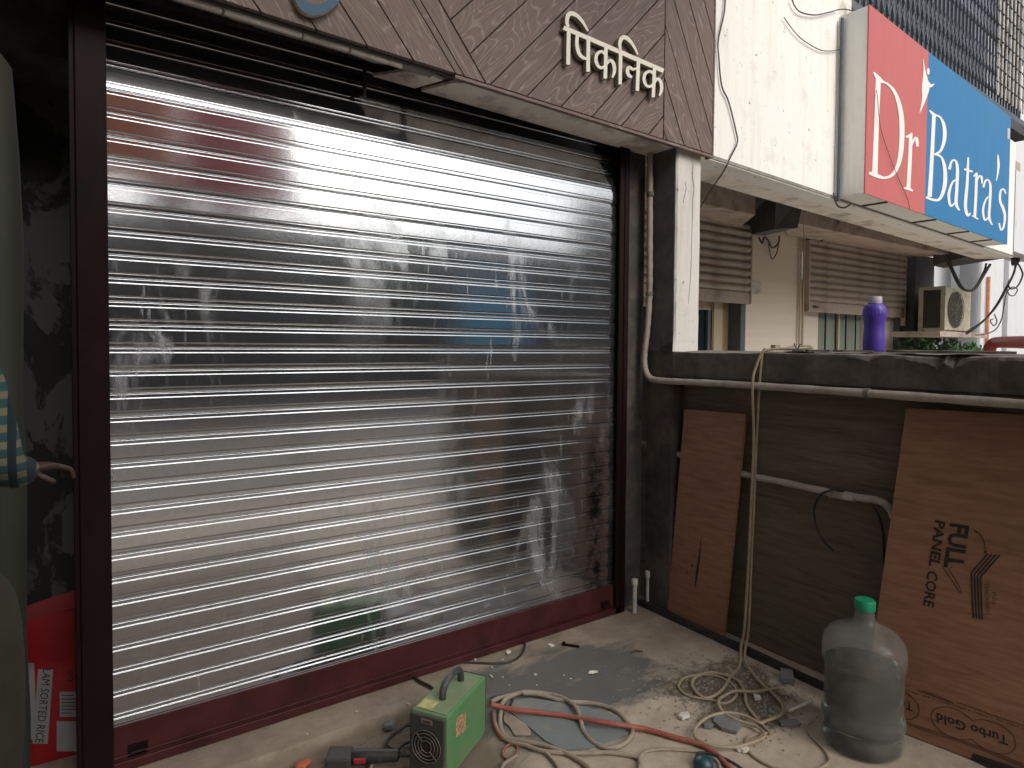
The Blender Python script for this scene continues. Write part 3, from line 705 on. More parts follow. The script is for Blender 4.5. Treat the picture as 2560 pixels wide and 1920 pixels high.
# Devanagari lettering
LY = FY-.030
tL = thing('hindi_shop_lettering', 'cream raised Hindi letters mounted on the plank fascia', 'sign', (2.1, LY, 2.7))
mapC = lambda x, y: onpl(*cC(x, y), 1, LY)
words = [[([(205, 238), (420, 330), (700, 452), (1068, 612)], 38)],
 [([(248, 262), (245, 400), (243, 558)], 33), ([(243, 232), (232, 190), (245, 128), (285, 118), (335, 150), (378, 205), (414, 272)], [24, 30, 38, 38, 30, 24, 14])],
 [([(322, 300), (318, 390), (338, 465), (375, 500), (412, 508)], [30, 30, 30, 26, 20]), ([(416, 340), (415, 480), (414, 620)], 32)],
 [([(568, 408), (566, 540), (562, 678)], 31), ([(566, 478), (530, 446), (490, 470), (482, 530), (508, 580), (545, 582), (578, 548), (606, 522), (636, 558), (640, 620), (622, 672)], [22, 24, 28, 28, 26, 24, 22, 26, 30, 28, 16])],
 [([(694, 455), (692, 600), (690, 730)], 30), ([(692, 432), (686, 380), (704, 332), (738, 326), (780, 362), (815, 415), (842, 472)], [22, 28, 36, 36, 28, 22, 14])],
 [([(848, 520), (843, 650), (838, 786)], 30), ([(842, 588), (800, 600), (768, 582), (752, 612), (764, 652), (792, 668)], [20, 22, 26, 30, 30, 22])],
 [([(986, 575), (981, 700), (975, 842)], 29), ([(982, 648), (948, 618), (908, 636), (894, 690), (914, 738), (948, 750), (984, 716), (1010, 682), (1040, 712), (1046, 776), (1027, 830)], [20, 24, 26, 26, 24, 22, 20, 24, 28, 26, 14])]]
for i, wset in enumerate(words):
    q = MB(); strokes(q, wset, lambda x, y, i=i: mapC(x, y)-Vector((0, .0005*i, 0)), (0, .022, 0), .0005, 0, 1)
    put('header_bar' if i == 0 else 'letter', q, [M['cream'], M['letteredge']], tL)
q = MB()
for (x, y) in ((2.0, 2.76), (2.25, 2.70), (1.88, 2.80), (2.33, 2.67)): q.tube([(x, LY+.0226, z_) for z_ in (y,)]+[(x, FY-.004, y)], .004, 6)
put('stand_off', q, M['black'], tL)
mapS = lambda x, y: onpl(*crop(520, 0, 3.687)(x, y), 1, LY)
tb = thing('blue_shop_letter', 'blue curved raised letter with pale edge on the plank fascia', 'sign', (.86, LY, 2.6))
q = MB(); strokes(q, [([(868, -330), (815, -180), (835, -40), (900, 60), (1000, 88), (1110, 50), (1210, -30)], [40, 66, 82, 96, 96, 84, 50])], mapS, (0, .024, 0), .0005, 0, 1)
put('letter', q, [M['letterblue'], M['cream']], tb)

# =================================================================== NEIGHBOUR SHOP
nb = thing('neighbour_canopy', 'stained white canopy wall of the neighbouring shop behind the sign box', 'canopy', N(2.9, .1, 2.45))
q = MB(); q.box((-.06, 0, 2.445), (5.82, .13, 3.70), fn=N); put('front_wall', q, M['white'], nb)
q = MB(); q.box((-.10, .1305, 2.447), (5.80, .30, 2.72), fn=N); put('edge_beam', q, M['soffit'], nb)
q = MB(); q.box((-.10, .02, 2.7205), (5.80, 2.2, 2.80), fn=N); put('slab', q, M['dkconc'], nb)
q = MB(); q.box((-.02, -.006, 2.452), (5.8, -.0005, 2.470), fn=N); put('drip_edge', q, M['oldsoffit'], nb)
q = MB(); q.add([N(5.45, .31, 2.46), N(5.85, .02, 2.452), N(5.85, .16, 2.44), N(6.1, .75, 2.42), N(5.75, .75, 2.42), N(5.45, .31, 2.60), N(5.85, .02, 2.62), N(5.85, .16, 2.62), N(6.1, .75, 2.66), N(5.75, .75, 2.66)],
 [(0, 1, 2, 3, 4), (5, 9, 8, 7, 6), (0, 5, 6, 1), (1, 6, 7, 2), (2, 7, 8, 3), (3, 8, 9, 4), (4, 9, 5, 0)]); put('canopy_end', q, M['dkconc'], nb)
# ceiling bulkhead inside, with a knocked out gap
bk = thing('shop_bulkhead', 'peeling brown boxed ceiling over the neighbouring shutters with a broken gap', 'bulkhead', (5.6, 3.5, 2.5))
def bulk(x0, x1, cut0, cut1):
    q = MB(); yf, yb = 3.2, 3.98
    q.hexa([(x0, yf, 2.515), (x1, yf, 2.515), (x1+cut1, yb, 2.640), (x0+cut0, yb, 2.640)], [(x0, yf, 2.718), (x1, yf, 2.718), (x1+cut1, yb, 2.718), (x0+cut0, yb, 2.718)])
    put('boxed_panel', q, M['ceilbrown'], bk, bevel=.006)
bulk(2.9, 4.66, 0, .9); bulk(5.02, 5.36, 1.35, 1.33); bulk(5.364, 8.7, 1.34, .3)
q = MB(); q.hexa([(4.78, 3.10, 2.40), (4.98, 3.02, 2.42), (6.0, 4.0, 2.60), (5.75, 4.0, 2.58)], [(4.72, 3.05, 2.719), (5.05, 3.0, 2.719), (6.2, 4.0, 2.719), (5.7, 4.0, 2.719)]); put('exposed_rib', q, M['dkconc'], bk)
q = MB(); P = smoothpath([onpl(*cF(420, 20), 1, 3.19), onpl(*cF(418, 115), 1, 3.19), onpl(*cF(385, 170), 1, 3.45), onpl(*cF(350, 215), 1, 3.7), onpl(*cF(250, 270), 1, 3.95)], 4); q.tube(P, .006, 5); put('crack', q, M['black'], bk)
# back wall with pillar panel, windows
YN = 4.02
bw = thing('neighbour_shopfront', 'cream tiled shopfront wall with glass door and green blinds', 'shopfront', (6.6, YN, 0))
def PX(u, y=YN): return onpl(u, 800, 1, y).x
q = MB(); q.box((PX(1861), YN, -.1), (PX(1996), YN+.2, 2.70)); put('pillar_panel', q, M['tan'], bw)
q = MB(); q.box((PX(1848), YN-.02, -.1), (PX(1859.5), YN+.2, 2.3)); put('dark_post', q, M['gate'], bw)
for a, b, m_, yy in ((1838, 1847, 'creamframe', 0), (1807, 1837.5, 'woodframe', .03), (1785, 1806.6, 'creamframe', 0), (1779, 1784.7, 'woodframe', .01)):
    q = MB(); q.box((PX(a, YN+.1), YN+.1+yy, -.1), (PX(b, YN+.1), YN+.2+yy, 2.2)); put('door_frame', q, M[m_], bw)
q = MB(); q.box((3.2, YN+.15, -.1), (PX(1778.6, YN+.15), YN+.17, 1.80)); put('glass_door', q, M['glass'], bw)
q = MB(); q.box((PX(1768, YN+.12), YN+.11, -.1), (PX(1778, YN+.12), YN+.14, 1.85)); put('door_stile', q, M['gate'], bw)
q = MB(); q.box((3.2, YN+.10, 1.8005), (PX(1778.6, YN+.1), YN+.18, 2.3)); put('door_head', q, M['ceilbrown'], bw)
q = MB(); q.box((PX(1998), YN+.06, -.1), (PX(2058), YN+.2, 2.2)); put('wall_panel', q, M['tan'], bw)
q = MB(); q.box((PX(2173), YN+.06, -.1), (PX(2246), YN+.2, 2.2)); put('wall_panel', q, M['tan'], bw)
x = PX(2058.5); xe = PX(2172.5); nbl = 9
for k in range(nbl):
    a = x+(xe-x)*k/nbl; b = x+(xe-x)*(k+1)/nbl; q = MB(); q.box((a+.012, YN+.10+.012*(k % 2), .4), (b-.004, YN+.108+.012*(k % 2), 2.15)); put('blind_strip', q, M['blind'], bw)
q = MB(); q.box((x, YN+.13, .4), (xe, YN+.15, 2.2)); put('window_glass', q, M['glass'], bw)
q = MB(); q.box((PX(2111), YN+.07, .4), (PX(2114.5), YN+.095, 2.15)); put('window_mullion', q, M['creamframe'], bw)
q = MB(); q.box((PX(2246.5), YN-.02, -.1), (PX(2252), YN+.2, 2.3)); put('dark_post', q, M['gate'], bw)
for a in (1993, 2000.5):
    q = MB(); xx = PX(a); q.tube([(xx, YN-.03, -.1), (xx, YN-.03, 2.66)], .013, 8); put('conduit', q, M['creamframe'], bw)
q = MB(); q.box((PX(1255*0+2253), 3.86, -.1), (PX(2253)+.55, 4.6, 2.66)); put('end_wall', q, M['dkconc'], bw)
q = MB(); p0 = onpl(1877, 700, 1, YN-.004); p1 = onpl(1903, 736, 1, YN-.004); q.box((p0.x, YN-.005, p1.z), (p1.x, YN-.003, p0.z)); tag(put('paper_notice', q, M['pvcwhite'], loc=(p0.x, YN-.004, p1.z)), 'small faded paper notice stuck on the cream pillar panel', 'notice')
def small_shutter(x0, x1, z0, z1, label):
    t = thing('half_open_shutter', label, 'shutter', ((x0+x1)/2, YN-.06, z0))
    q = MB(); q.box((x0, YN-.075, z0), (x1, YN-.060, z0+.115)); rl = put('bottom_rail', q, M['creampaint'], t, bevel=.004)
    pr = [(0, 0), (.004, -.006), (.020, -.016), (.026, -.034), (.020, -.055), (.005, -.068), (-.004, -.072), (-.004, -.077)]
    me = bpy.data.meshes.new('slat'); me.from_pydata([(s*(x1-x0)/2, -d, z) for s in (-1, 1) for d, z in pr], [], [(i, i+len(pr), i+len(pr)+1, i+1) for i in range(len(pr)-1)])
    me.materials.append(M['creampaint']); me.polygons.foreach_set('use_smooth', [True]*len(me.polygons)); me.set_sharp_from_angle(angle=R_(50))
    z = z0+.117+.078
    while z < z1+.07:
        o = bpy.data.objects.new('slat', me); COL.objects.link(o); o.parent = t; o.location = (0, 0, z-z0); z += .0785
    for xx in (x0+.12, (x0+x1)/2+.1):
        q = MB(); q.tube([(xx-.04, YN-.076, z0+.06), (xx-.03, YN-.10, z0+.06), (xx+.03, YN-.10, z0+.055), (xx+.045, YN-.076, z0+.055)], .011, 6); put('lock_handle', q, M['darkgrey'], rl)
    for xx in (x0-.02, x1+.002):
        q = MB(); q.box((xx, YN-.085, z0-.1 if xx > 9 else z0), (xx+.018, YN-.03, z1+.02)); put('guide_channel', q, M['ceilbrown'], t)
    return t
small_shutter(3.6, PX(1857), 1.865, 2.62, 'half open cream slatted shutter beside the white column')
small_shutter(PX(2006), PX(2245), 1.83, 2.60, 'half open cream slatted shutter above the green blinds')

# ------------------------------------------------------------------ sign box
SV = -.19
def sN(u, v, d=SV): return onN(u, v, d)
sg = thing('red_blue_sign_box', 'projecting box sign with red and blue panels and white lettering', 'sign', N(3.2, -.1, 2.46))
u0, u1, us, zb, zt = 1.56, 4.80, 2.62, 2.462, 3.690
q = MB(); q.box((u0, SV+.004, zb), (u0+.012, -.002, zt), fn=N); put('side_sheet', q, M['signside'], sg, bevel=.002)
q = MB(); q.box((u1-.012, SV+.004, zb), (u1, -.002, zt), fn=N); put('side_sheet', q, M['signside'], sg)
q = MB(); q.box((u0+.0125, SV+.006, zb+.002), (u1-.0125, -.002, zb+.012), fn=N); put('bottom_sheet', q, M['signside'], sg)
q = MB(); q.box((u0+.0125, SV+.006, zt-.012), (u1-.0125, -.002, zt-.002), fn=N); put('top_sheet', q, M['signside'], sg)
q = MB(); q.box((u0-.001, SV-.004, zb-.004), (us, SV+.0035, zt+.004), fn=N); rp = put('red_panel', q, M['signred'], sg)
q = MB(); q.box((us+.0008, SV-.004, zb-.004), (u1+.001, SV+.0035, zt+.004), fn=N); bpn = put('blue_panel', q, M['signblue'], sg)
for uu in (1.95, 2.9, 3.7, 4.35):
    q = MB(); q.box((uu, SV+.01, zb-.008), (uu+.02, -.01, zb+.0015), fn=N); put('support_bar', q, M['darkgrey'], sg)
q = MB(); q.tube([N(u0-.022, -.03, 2.43), N(u0-.022, -.03, 3.66)], .011, 10); put('corner_pipe', q, M['gate'], sg)
mapD = lambda x, y: onN(*cD(x, y), SV-.0065)
back = NY*.002
LET = {
 'D': [([(612, 500), (600, 800), (588, 1135)], [34, 30, 36]), ([(582, 468), (604, 498), (640, 532)], [10, 24, 18]), ([(622, 528), (672, 545), (722, 608), (757, 730), (764, 880), (750, 1030), (712, 1122), (655, 1152), (600, 1138), (552, 1120)], [12, 14, 22, 30, 32, 28, 20, 16, 26, 18])],
 'r': [([(822, 868), (816, 1040), (806, 1222)], [22, 24, 26]), ([(790, 888), (812, 880), (830, 862)], [14, 16, 8]), ([(776, 1218), (806, 1222), (834, 1238)], [10, 20, 10]), ([(826, 945), (842, 905), (858, 900), (864, 950)], [8, 14, 22, 16])],
 'B': [([(972, 745), (960, 1000), (944, 1275)], [24, 24, 28]), ([(944, 714), (962, 735), (992, 752)], [8, 18, 12]), ([(978, 746), (1010, 758), (1036, 812), (1040, 895), (1016, 975), (974, 1002)], [10, 12, 22, 24, 16, 12]), ([(978, 1000), (1020, 1020), (1042, 1100), (1040, 1205), (1012, 1285), (972, 1296), (920, 1278)], [12, 14, 24, 26, 18, 16, 14])],
 'a': [([(1072, 1098), (1086, 1048), (1110, 1040), (1124, 1090), (1120, 1220), (1116, 1320), (1138, 1364)], [18, 12, 12, 20, 20, 20, 10]), ([(1122, 1158), (1090, 1186), (1068, 1262), (1080, 1334), (1114, 1308)], [8, 12, 18, 14, 8])],
 't': [([(1194, 1020), (1188, 1180), (1176, 1330), (1190, 1394), (1210, 1380)], [12, 18, 20, 18, 8]), ([(1168, 1096), (1222, 1112)], [12, 12])],
 'r2': [([(1248, 1122), (1244, 1260), (1236, 1406)], [16, 18, 18]), ([(1228, 1144), (1250, 1118)], [10, 8]), ([(1220, 1398), (1258, 1420)], [10, 10]), ([(1250, 1176), (1264, 1142), (1280, 1150), (1282, 1190)], [6, 10, 16, 10])],
 'a2': [([(1292, 1214), (1306, 1172), (1326, 1168), (1338, 1210), (1334, 1320), (1330, 1410), (1350, 1458)], [14, 10, 10, 16, 16, 16, 8]), ([(1336, 1268), (1308, 1294), (1290, 1362), (1302, 1426), (1330, 1402)], [6, 10, 14, 12, 8])],
 'apos': [([(1386, 1000), (1390, 1060), (1386, 1120), (1376, 1172)], [6, 16, 12, 4])],
 's': [([(1438, 1256), (1424, 1226), (1404, 1240), (1400, 1300), (1420, 1350), (1432, 1400), (1424, 1468), (1406, 1490), (1394, 1446)], [10, 10, 12, 16, 18, 16, 12, 10, 12])],
 'figure': [([(903, 385), (912, 470), (918, 560), (908, 640), (880, 732)], [2, 14, 48, 26, 2]), ([(925, 540), (950, 556), (975, 542)], [34, 22, 2])],
}
for k, st in LET.items():
    q = MB(); strokes(q, st, mapD, back, .0003); put('letter' if k != 'figure' else 'star_figure', q, M['print'], rp if k in ('D', 'r', 'figure') else bpn)
q = MB(); poly = [mapD(935+9*math.cos(a*.524), 462+23*math.sin(a*.524)) for a in range(12)]; q.prism(poly, back); put('figure_dot', q, M['print'], rp)
q = MB(); strokes(q, [([(1452, 830), (1452, 900)], 5), ([(1460, 832), (1459, 900)], 5)], mapD, back, .0003); put('registered_mark', q, M['print'], bpn)

# wires on the white canopy wall
def wire(pts, r, label, name='wire', mat='wire', cat='wire', group=None, n=6):
    P = smoothpath(pts, n); q = MB(); q.tube(P, r, 6)
    return tag(put(name, q, M[mat], loc=P[0], smooth=True), label, cat, group)
W0 = [onN(*cC(x, y), -.012) for x, y in ((1605, -60), (1600, 0), (1588, 130), (1540, 350), (1545, 500), (1570, 740), (1630, 880), (1690, 1120), (1705, 1230), (1650, 1350))]
W0 += [onN(*cC(1580, 1490), .04), onN(*cC(1470, 1650), .35), onN(*cC(1380, 1800), .7)]
wire(W0, .0045, 'long black wire hanging down the white canopy wall beside the fascia')
wire([onN(*cD(x, y), -.015) for x, y in ((0, 112), (40, 170), (100, 240), (170, 290), (240, 325), (300, 330), (360, 322))], .003, 'thin wire drooping to the sign box corner pipe')
wire([onN(*cD(x, y), -.02) for x, y in ((50, -10), (70, 40), (110, 80), (200, 97), (290, 80), (370, 60), (440, 70), (500, 110))], .004, 'dark wire looped over the top of the sign box side')
wire([onN(*cD(x, y), -.012) for x, y in ((570, 360), (600, 600), (625, 820), (680, 1000), (740, 1150), (800, 1290), (815, 1360))][0:1]+[onN(*cD(x, y), SV-.014) for x, y in ((602, 600), (625, 820), (680, 1000), (740, 1150), (800, 1290), (815, 1360))], .0018, 'thin wire hanging across the red sign panel')
wire([onN(*cD(x, y), -.02) for x, y in ((320, 1250), (345, 1330), (390, 1345), (430, 1325))], .006, 'short wire loop under the sign box corner')
wire([onpl(*cE(x, y), 1, 3.95) for x, y in ((1010, 570), (1030, 610), (1045, 570), (1070, 590), (1100, 640), (1140, 610), (1145, 560))], .009, 'tangled dark wire on top of the cream pillar panel')
wire([onpl(*cE(x, y), 1, 3.96) for x, y in ((1070, 590), (1085, 680), (1100, 716), (1130, 670), (1146, 580))], .006, 'thin wire loop below the tangle on the pillar panel')

# ------------------------------------------------------------------ upper collapsible gate
gt = thing('collapsible_gate', 'blue grey collapsible lattice gate above the box sign', 'gate', N(5, .3, 4.3))
GV = .32
def gz(u): return 4.30+(u-5.0)*.03
bar = MB()
for k in range(46):
    u = 2.15+.115*k; q = MB(); q.box((u, GV, gz(u)), (u+.026, GV+.02, 6.2), fn=N); put('upright', q, M['gate'], gt)
lat = None
for k in range(44):
    u = 2.15+.115*k+.009
    for r_ in range(3):
        z0 = gz(u)+.10+r_*.60
        for s_ in (0, 1):
            a, b = (z0, z0+.42) if s_ == 0 else (z0+.42, z0); q = MB()
            q.hexa([N(u, GV-.006-.004*s_, a), N(u+.23, GV-.006-.004*s_, b), N(u+.23, GV-.002-.004*s_, b), N(u, GV-.002-.004*s_, a)], [N(u, GV-.006-.004*s_, a+.022), N(u+.23, GV-.006-.004*s_, b+.022), N(u+.23, GV-.002-.004*s_, b+.022), N(u, GV-.002-.004*s_, a+.022)])
            put('lattice_strap', q, M['gate'], gt)
q = MB(); q.box((1.9, GV-.03, 0), (7.5, GV+.05, 1), fn=lambda a, b, c: N(a, b, gz(a)-.075+c*.07)); put('bottom_rail', q, M['gate'], gt)
ub = thing('upper_storey', 'dark upper storey room behind the collapsible gate', 'building', N(5, 1.2, 4.0))
q = MB(); q.box((1.6, 1.3, 3.6), (9.0, 1.4, 6.6), fn=N); put('back_wall', q, M['gateback'], ub)
q = MB(); q.box((1.9, .28, 0), (7.6, 1.29, 1), fn=lambda a, b, c: N(a, b, gz(a)-.20+c*.12)); put('deck_slab', q, M['gateback'], ub)
q = MB(); q.box((1.55, .14, 3.2), (2.06, .50, 6.4), fn=N); put('side_pier', q, M['soffit'], ub)
q = MB(); q.box((5.2, .5, 2.81), (8.2, .7, 4.02), fn=N); put('lower_wall', q, M['ceilbrown'], ub)
mg = thing('wire_mesh_window', 'grey wire mesh window panel at the end of the collapsible gate', 'window', N(6.6, .25, 4.5))
for k in range(9):
    u = 6.05+.15*k; q = MB(); q.tube([N(u, .24, gz(u)+.02), N(u, .24, 5.8)], .010, 5); put('mesh_wire', q, M['soffit'], mg)
for k in range(9):
    z = 4.5+.16*k; q = MB(); q.tube([N(6.0, .235, z), N(7.3, .235, z+.04)], .008, 5); put('mesh_wire', q, M['wire'], mg)

# ------------------------------------------------------------------ far right background
fb = thing('far_white_building', 'pale white building wall with pilasters beyond the air conditioner', 'building', (13.5, 4.5, 0))
q = MB(); q.box((12.2, 4.2, -.12), (20, 4.5, 6.4)); put('wall', q, M['farwhite'], fb)
for u in (2440, 2515):
    x = onpl(u, 750, 1, 4.16).x; q = MB(); q.box((x, 4.13, -.12), (x+.28, 4.199, 6.4)); put('pilaster', q, M['farwhite'], fb)
q = MB(); q.box((9.55, 4.62, -.12), (12.19, 4.8, 6.4)); put('side_wall', q, M['farwhite'], fb)
q = MB(); x = onpl(2468, 800, 1, 4.1).x; q.tube([(x, 4.1, 0), (x, 4.1, 2.6)], .03, 8); put('drain_pipe', q, M['orangepipe'], fb)
q = MB(); x = onpl(2447, 800, 1, 4.1).x; q.tube([(x, 4.1, 0), (x, 4.1, 3.3)], .045, 8); put('drain_pipe', q, M['farwhite'], fb)
eb = MB(); eb.box((5.86, .0, 2.52), (7.0, .25, 3.42), fn=N); tag(put('white_block', eb, M['farwhite'], loc=N(6.4, .1, 2.5)), 'plain white wall block just past the end of the blue sign panel', 'wall')
# AC unit
ac = thing('air_conditioner', 'cream outdoor air conditioner unit with round fan grille on a shelf', 'air conditioner', (9.1, 3.6, 1.64))
A0 = Vector((8.88, 3.42, 1.650)); AW, AD, AH = .78, .30, .555
def bxs(a, b): q = MB(); q.box(A0+Vector(a), A0+Vector(b)); return q
q = bxs((.012, .004, .01), (AW, AD, AH-.01)); acc = put('case', q, M['ac'], ac, bevel=.008)
for a, b in (((-.004, 0, 0), (.012, .05, AH)), ((-.004, AD-.05, 0), (.012, AD, AH)), ((-.004, .0505, AH-.04), (.011, AD-.0505, AH)), ((-.004, .0505, 0), (.011, AD-.0505, .04))): put('side_frame', bxs(a, b), M['ac'], ac)
put('coil_side', bxs((.004, .051, .041), (.0115, AD-.051, AH-.041)), M['acdark'], ac)
q = MB(); cx_, cz_ = A0.x+.30, A0.z+.275
q.add([Vector((cx_+.225*math.cos(a*.2618), A0.y-.001, cz_+.225*math.sin(a*.2618))) for a in range(24)], [tuple(range(24))]); put('fan_opening', q, M['acdark'], acc)
for r_ in (.06, .10, .14, .18, .225):
    q = MB(); q.tube([(cx_+r_*math.cos(a*.2618), A0.y-.012, cz_+r_*math.sin(a*.2618)) for a in range(24)], .004, 5, closed=True); put('fan_ring', q, M['grille'], acc)
for k in range(12):
    a = k*math.pi/6; q = MB(); q.tube([(cx_, A0.y-.013, cz_), (cx_+.225*math.cos(a), A0.y-.011, cz_+.225*math.sin(a))], .003, 5); put('fan_spoke', q, M['grille'], acc)
q = MB(); q.box((8.45, 3.30, 1.575), (9.85, 3.85, 1.640)); tag(put('concrete_shelf', q, M['ceilbrown'], loc=(9.1, 3.6, 1.575)), 'narrow concrete shelf carrying the air conditioner', 'shelf')
q = MB(); q.box((9.67, 3.50, 1.641), (9.78, 3.8, 2.05)); tag(put('isolator_box', q, M['gate'], loc=(9.72, 3.65, 1.641)), 'dark upright box next to the air conditioner', 'box')
# cables by the AC
def cab(pts, d, r, label, group='cables hanging by the air conditioner'):
    wire([atd(*cV(x, y), dd) for (x, y), dd in zip(pts, d if isinstance(d, list) else [d]*len(pts))], r, label, 'hanging_cable', 'black', 'cable', None)
cab([(520, 210), (600, 400), (680, 560), (740, 690), (800, 780), (900, 812), (980, 770), (1060, 640), (1150, 490)], 7.4, .016, 'thick black cable drooping under the canopy end in front of the air conditioner')
cab([(540, 230), (640, 440), (720, 610), (790, 740), (850, 800), (930, 800), (1000, 720), (1080, 560), (1100, 480)], 7.36, .011, 'second black cable drooping beside the thick one at the canopy end')
cab([(1370, 20), (1420, 200), (1440, 330), (1460, 480), (1420, 640), (1330, 800), (1230, 980), (1100, 1150), (950, 1280), (860, 1340)], 7.8, .012, 'black cable running from the canopy tip down to the shelf')
cab([(1480, 470), (1400, 680), (1300, 880), (1200, 1040), (1050, 1190), (900, 1290), (850, 1320)], 7.7, .010, 'black cable sagging steeply to the dark upright box')
cab([(1450, 420), (1530, 560), (1540, 640), (1480, 760), (1400, 790), (1370, 720), (1440, 600), (1460, 480)], 7.6, .009, 'coiled black cable loop hanging at the canopy tip')
cab([(1340, 760), (1380, 860), (1440, 870), (1480, 800), (1420, 770), (1350, 840), (1320, 980), (1290, 1150), (1220, 1280), (1100, 1340), (970, 1355)], 7.9, .007, 'thin black cable curling down past the orange pipe')
cab([(1200, 1100), (1230, 1190), (1190, 1240), (1150, 1180), (1180, 1160)], 7.9, .007, 'small ring of thin cable in front of the pale wall')
q = MB()
for k in range(7):
    a = atd(*cV(1420+random.uniform(-20, 50), 300+random.uniform(-40, 40)), 7.6); b = atd(*cV(1440+random.uniform(-20, 70), 470+random.uniform(-40, 40)), 7.6); c_ = atd(*cV(1500, 380), 7.6)
    q.tube(smoothpath([a, (a+b)/2+Vector((random.uniform(-.05, .05), 0, 0)), b, c_, a], 4), .012, 5)
tag(put('cable_knot', q, M['black'], loc=atd(*cV(1450, 400), 7.6), smooth=True), 'bundled knot of black cables at the canopy tip', 'cable knot')
# red pipe
P = [atd(*cV(x, y), d) for x, y, d in ((1130, 1640, 8.6), (1140, 1530, 8.6), (1165, 1475, 8.55), (1230, 1445, 8.5), (1400, 1440, 8.0), (1700, 1445, 7.2))]
q = MB(); q.tube(smoothpath(P, 6), .075, 14); tag(put('red_pipe', q, M['redpaint'], loc=P[0], smooth=True), 'thick red pipe bending over behind the low wall', 'pipe')
# hedge: creeper leaves in front of pale wall
def leaves(n, fn, size, mb=None):
    q = mb or MB()
    for i in range(n):
        p = fn(); a = Vector((random.uniform(-1, 1), random.uniform(-1, 1), random.uniform(-.4, 1))).normalized(); b = a.orthogonal().normalized(); c = a.cross(b); s_ = size*random.uniform(.6, 1.3)
        t = random.uniform(0, 6.28); e = b*math.cos(t)+c*math.sin(t); f = a.cross(e)
        q.add([p-e*s_, p+f*s_*.45+a*s_*.1, p+e*s_, p-f*s_*.45+a*s_*.1], [(0, 1, 2, 3)])
    return q
hd = thing('creeper_hedge', 'green creeper hedge below the air conditioner shelf', 'hedge', (10.2, 3.9, 0))
def hp():
    t = random.random(); x = 8.75+2.6*t; top = 1.66-.16*t-.10*abs(math.sin(t*9)); return Vector((x, 3.95-.35*random.random()+.05*t, random.uniform(.9, top)))
put('foliage', leaves(2600, hp, .045), M['leaf'], hd, kind='stuff')
q = MB(); q.tube([(9.6, 3.9, -.12), (9.8, 3.85, .8), (10.0, 3.85, 1.3)], [.05, .03, .01], 7); put('stem', q, M['bark'], hd)

# =================================================================== PIPES AND BOARDS ON THE SIDE WALL
def pxw(cr, x, y, X): return onpl(*cr(x, y), 0, X)
pv = thing('pipe_run', 'beige sleeved pipe coming down beside the column and along under the parapet', 'pipe', (2.575, 2.39, 1.24))
P = [(2.572, 2.412, 2.46), (2.572, 2.405, 2.0), (2.570, 2.40, 1.75), (2.568, 2.408, 1.55), (2.562, 2.424, 1.38), (2.562, 2.415, 1.30), (2.566, 2.385, 1.257), (2.572, 2.32, 1.246), (2.576, 2.2, 1.246), (2.578, 1.9, 1.249), (2.578, 1.35, 1.247), (2.578, .76, 1.243), (2.578, .10, 1.240)]
P = smoothpath(P, 8); q = MB(); q.tube(P, [.0165+.0012*math.sin(i*2.2) for i in range(len(P))], 12); put('sleeve', q, M['pvc'], pv, smooth=True)
for c_, ax in (((2.571, 2.405, 2.24), 'z'), ((2.568, 2.400, 1.708), 'z')):
    q = MB(); q.lathe([(.019, -.012), (.0205, -.006), (.0205, .006), (.019, .012)], c_, 12); put('clip', q, M['strap'], pv)
yy = onpl(*cF(640, 1430), 0, 2.578).y
q = MB(); q.tube([(2.578, yy-.010, 1.247), (2.578, yy+.010, 1.247)], .020, 12); put('clip', q, M['strap'], pv)
q = MB(); q.box((2.60, YE, 1.262), (2.695, 2.25, 1.2715)); put('painted_shade_strip', q, M['black'], sw)  # black strip stands in for the shade under the parapet
p2 = thing('sagging_pipe', 'pale pipe sagging across the grained wall behind the plywood boards', 'pipe', (2.66, 1.8, .9))
P = [pxw(cG, x, y, 2.655) for x, y in ((140, 320), (260, 350), (410, 400), (600, 450), (760, 505), (1000, 555), (1255, 612))]+[pxw(cH, x, y, 2.655) for x, y in ((200, 478), (330, 492), (410, 505), (455, 535), (480, 590), (490, 680))]
P = smoothpath(P, 6); q = MB(); q.tube(P, [.0155+.001*math.sin(i*1.7) for i in range(len(P))], 10); put('sleeve', q, M['pvc'], p2, smooth=True)
a = pxw(cH, 262, 482, 2.655); b = pxw(cH, 312, 492, 2.655); q = MB(); q.tube([a, b], .0185, 10); put('tape_wrap', q, M['pvcwhite'], p2, smooth=True)
wire([pxw(cH, x, y, 2.632) for x, y in ((262, 460), (210, 458), (160, 478), (132, 530), (135, 600), (165, 670), (215, 722))], .005, 'black cable stub curling below the sagging pipe', 'cable_stub', 'black', 'cable')
wire([pxw(cH, x, y, 2.66) for x, y in ((385, 525), (410, 570), (428, 640), (432, 730), (436, 830), (430, 930))], .005, 'black cable hanging beside the large plywood sheet', 'cable_stub', 'black', 'cable')
# trim strip on floor
q = MB(); a = Vector((2.586, 2.45, 0)); b = Vector((2.566, .10, 0))
for i in range(20):
    p = a.lerp(b, i/20); r = a.lerp(b, (i+1)/20); zo = .004*math.sin(i*1.3); z1_ = .004*math.sin((i+1)*1.3)
    q.hexa([(p.x-.020, p.y, .001), (p.x+.006, p.y, .001), (r.x+.006, r.y, .001), (r.x-.020, r.y, .001)], [(p.x-.016, p.y, .030+zo), (p.x+.004, p.y, .032+zo), (r.x+.004, r.y, .032+z1_), (r.x-.016, r.y, .030+z1_)])
tag(put('floor_strip', q, M['trim'], loc=(2.57, 1.2, 0)), 'black strip running along the foot of the side wall', 'strip')
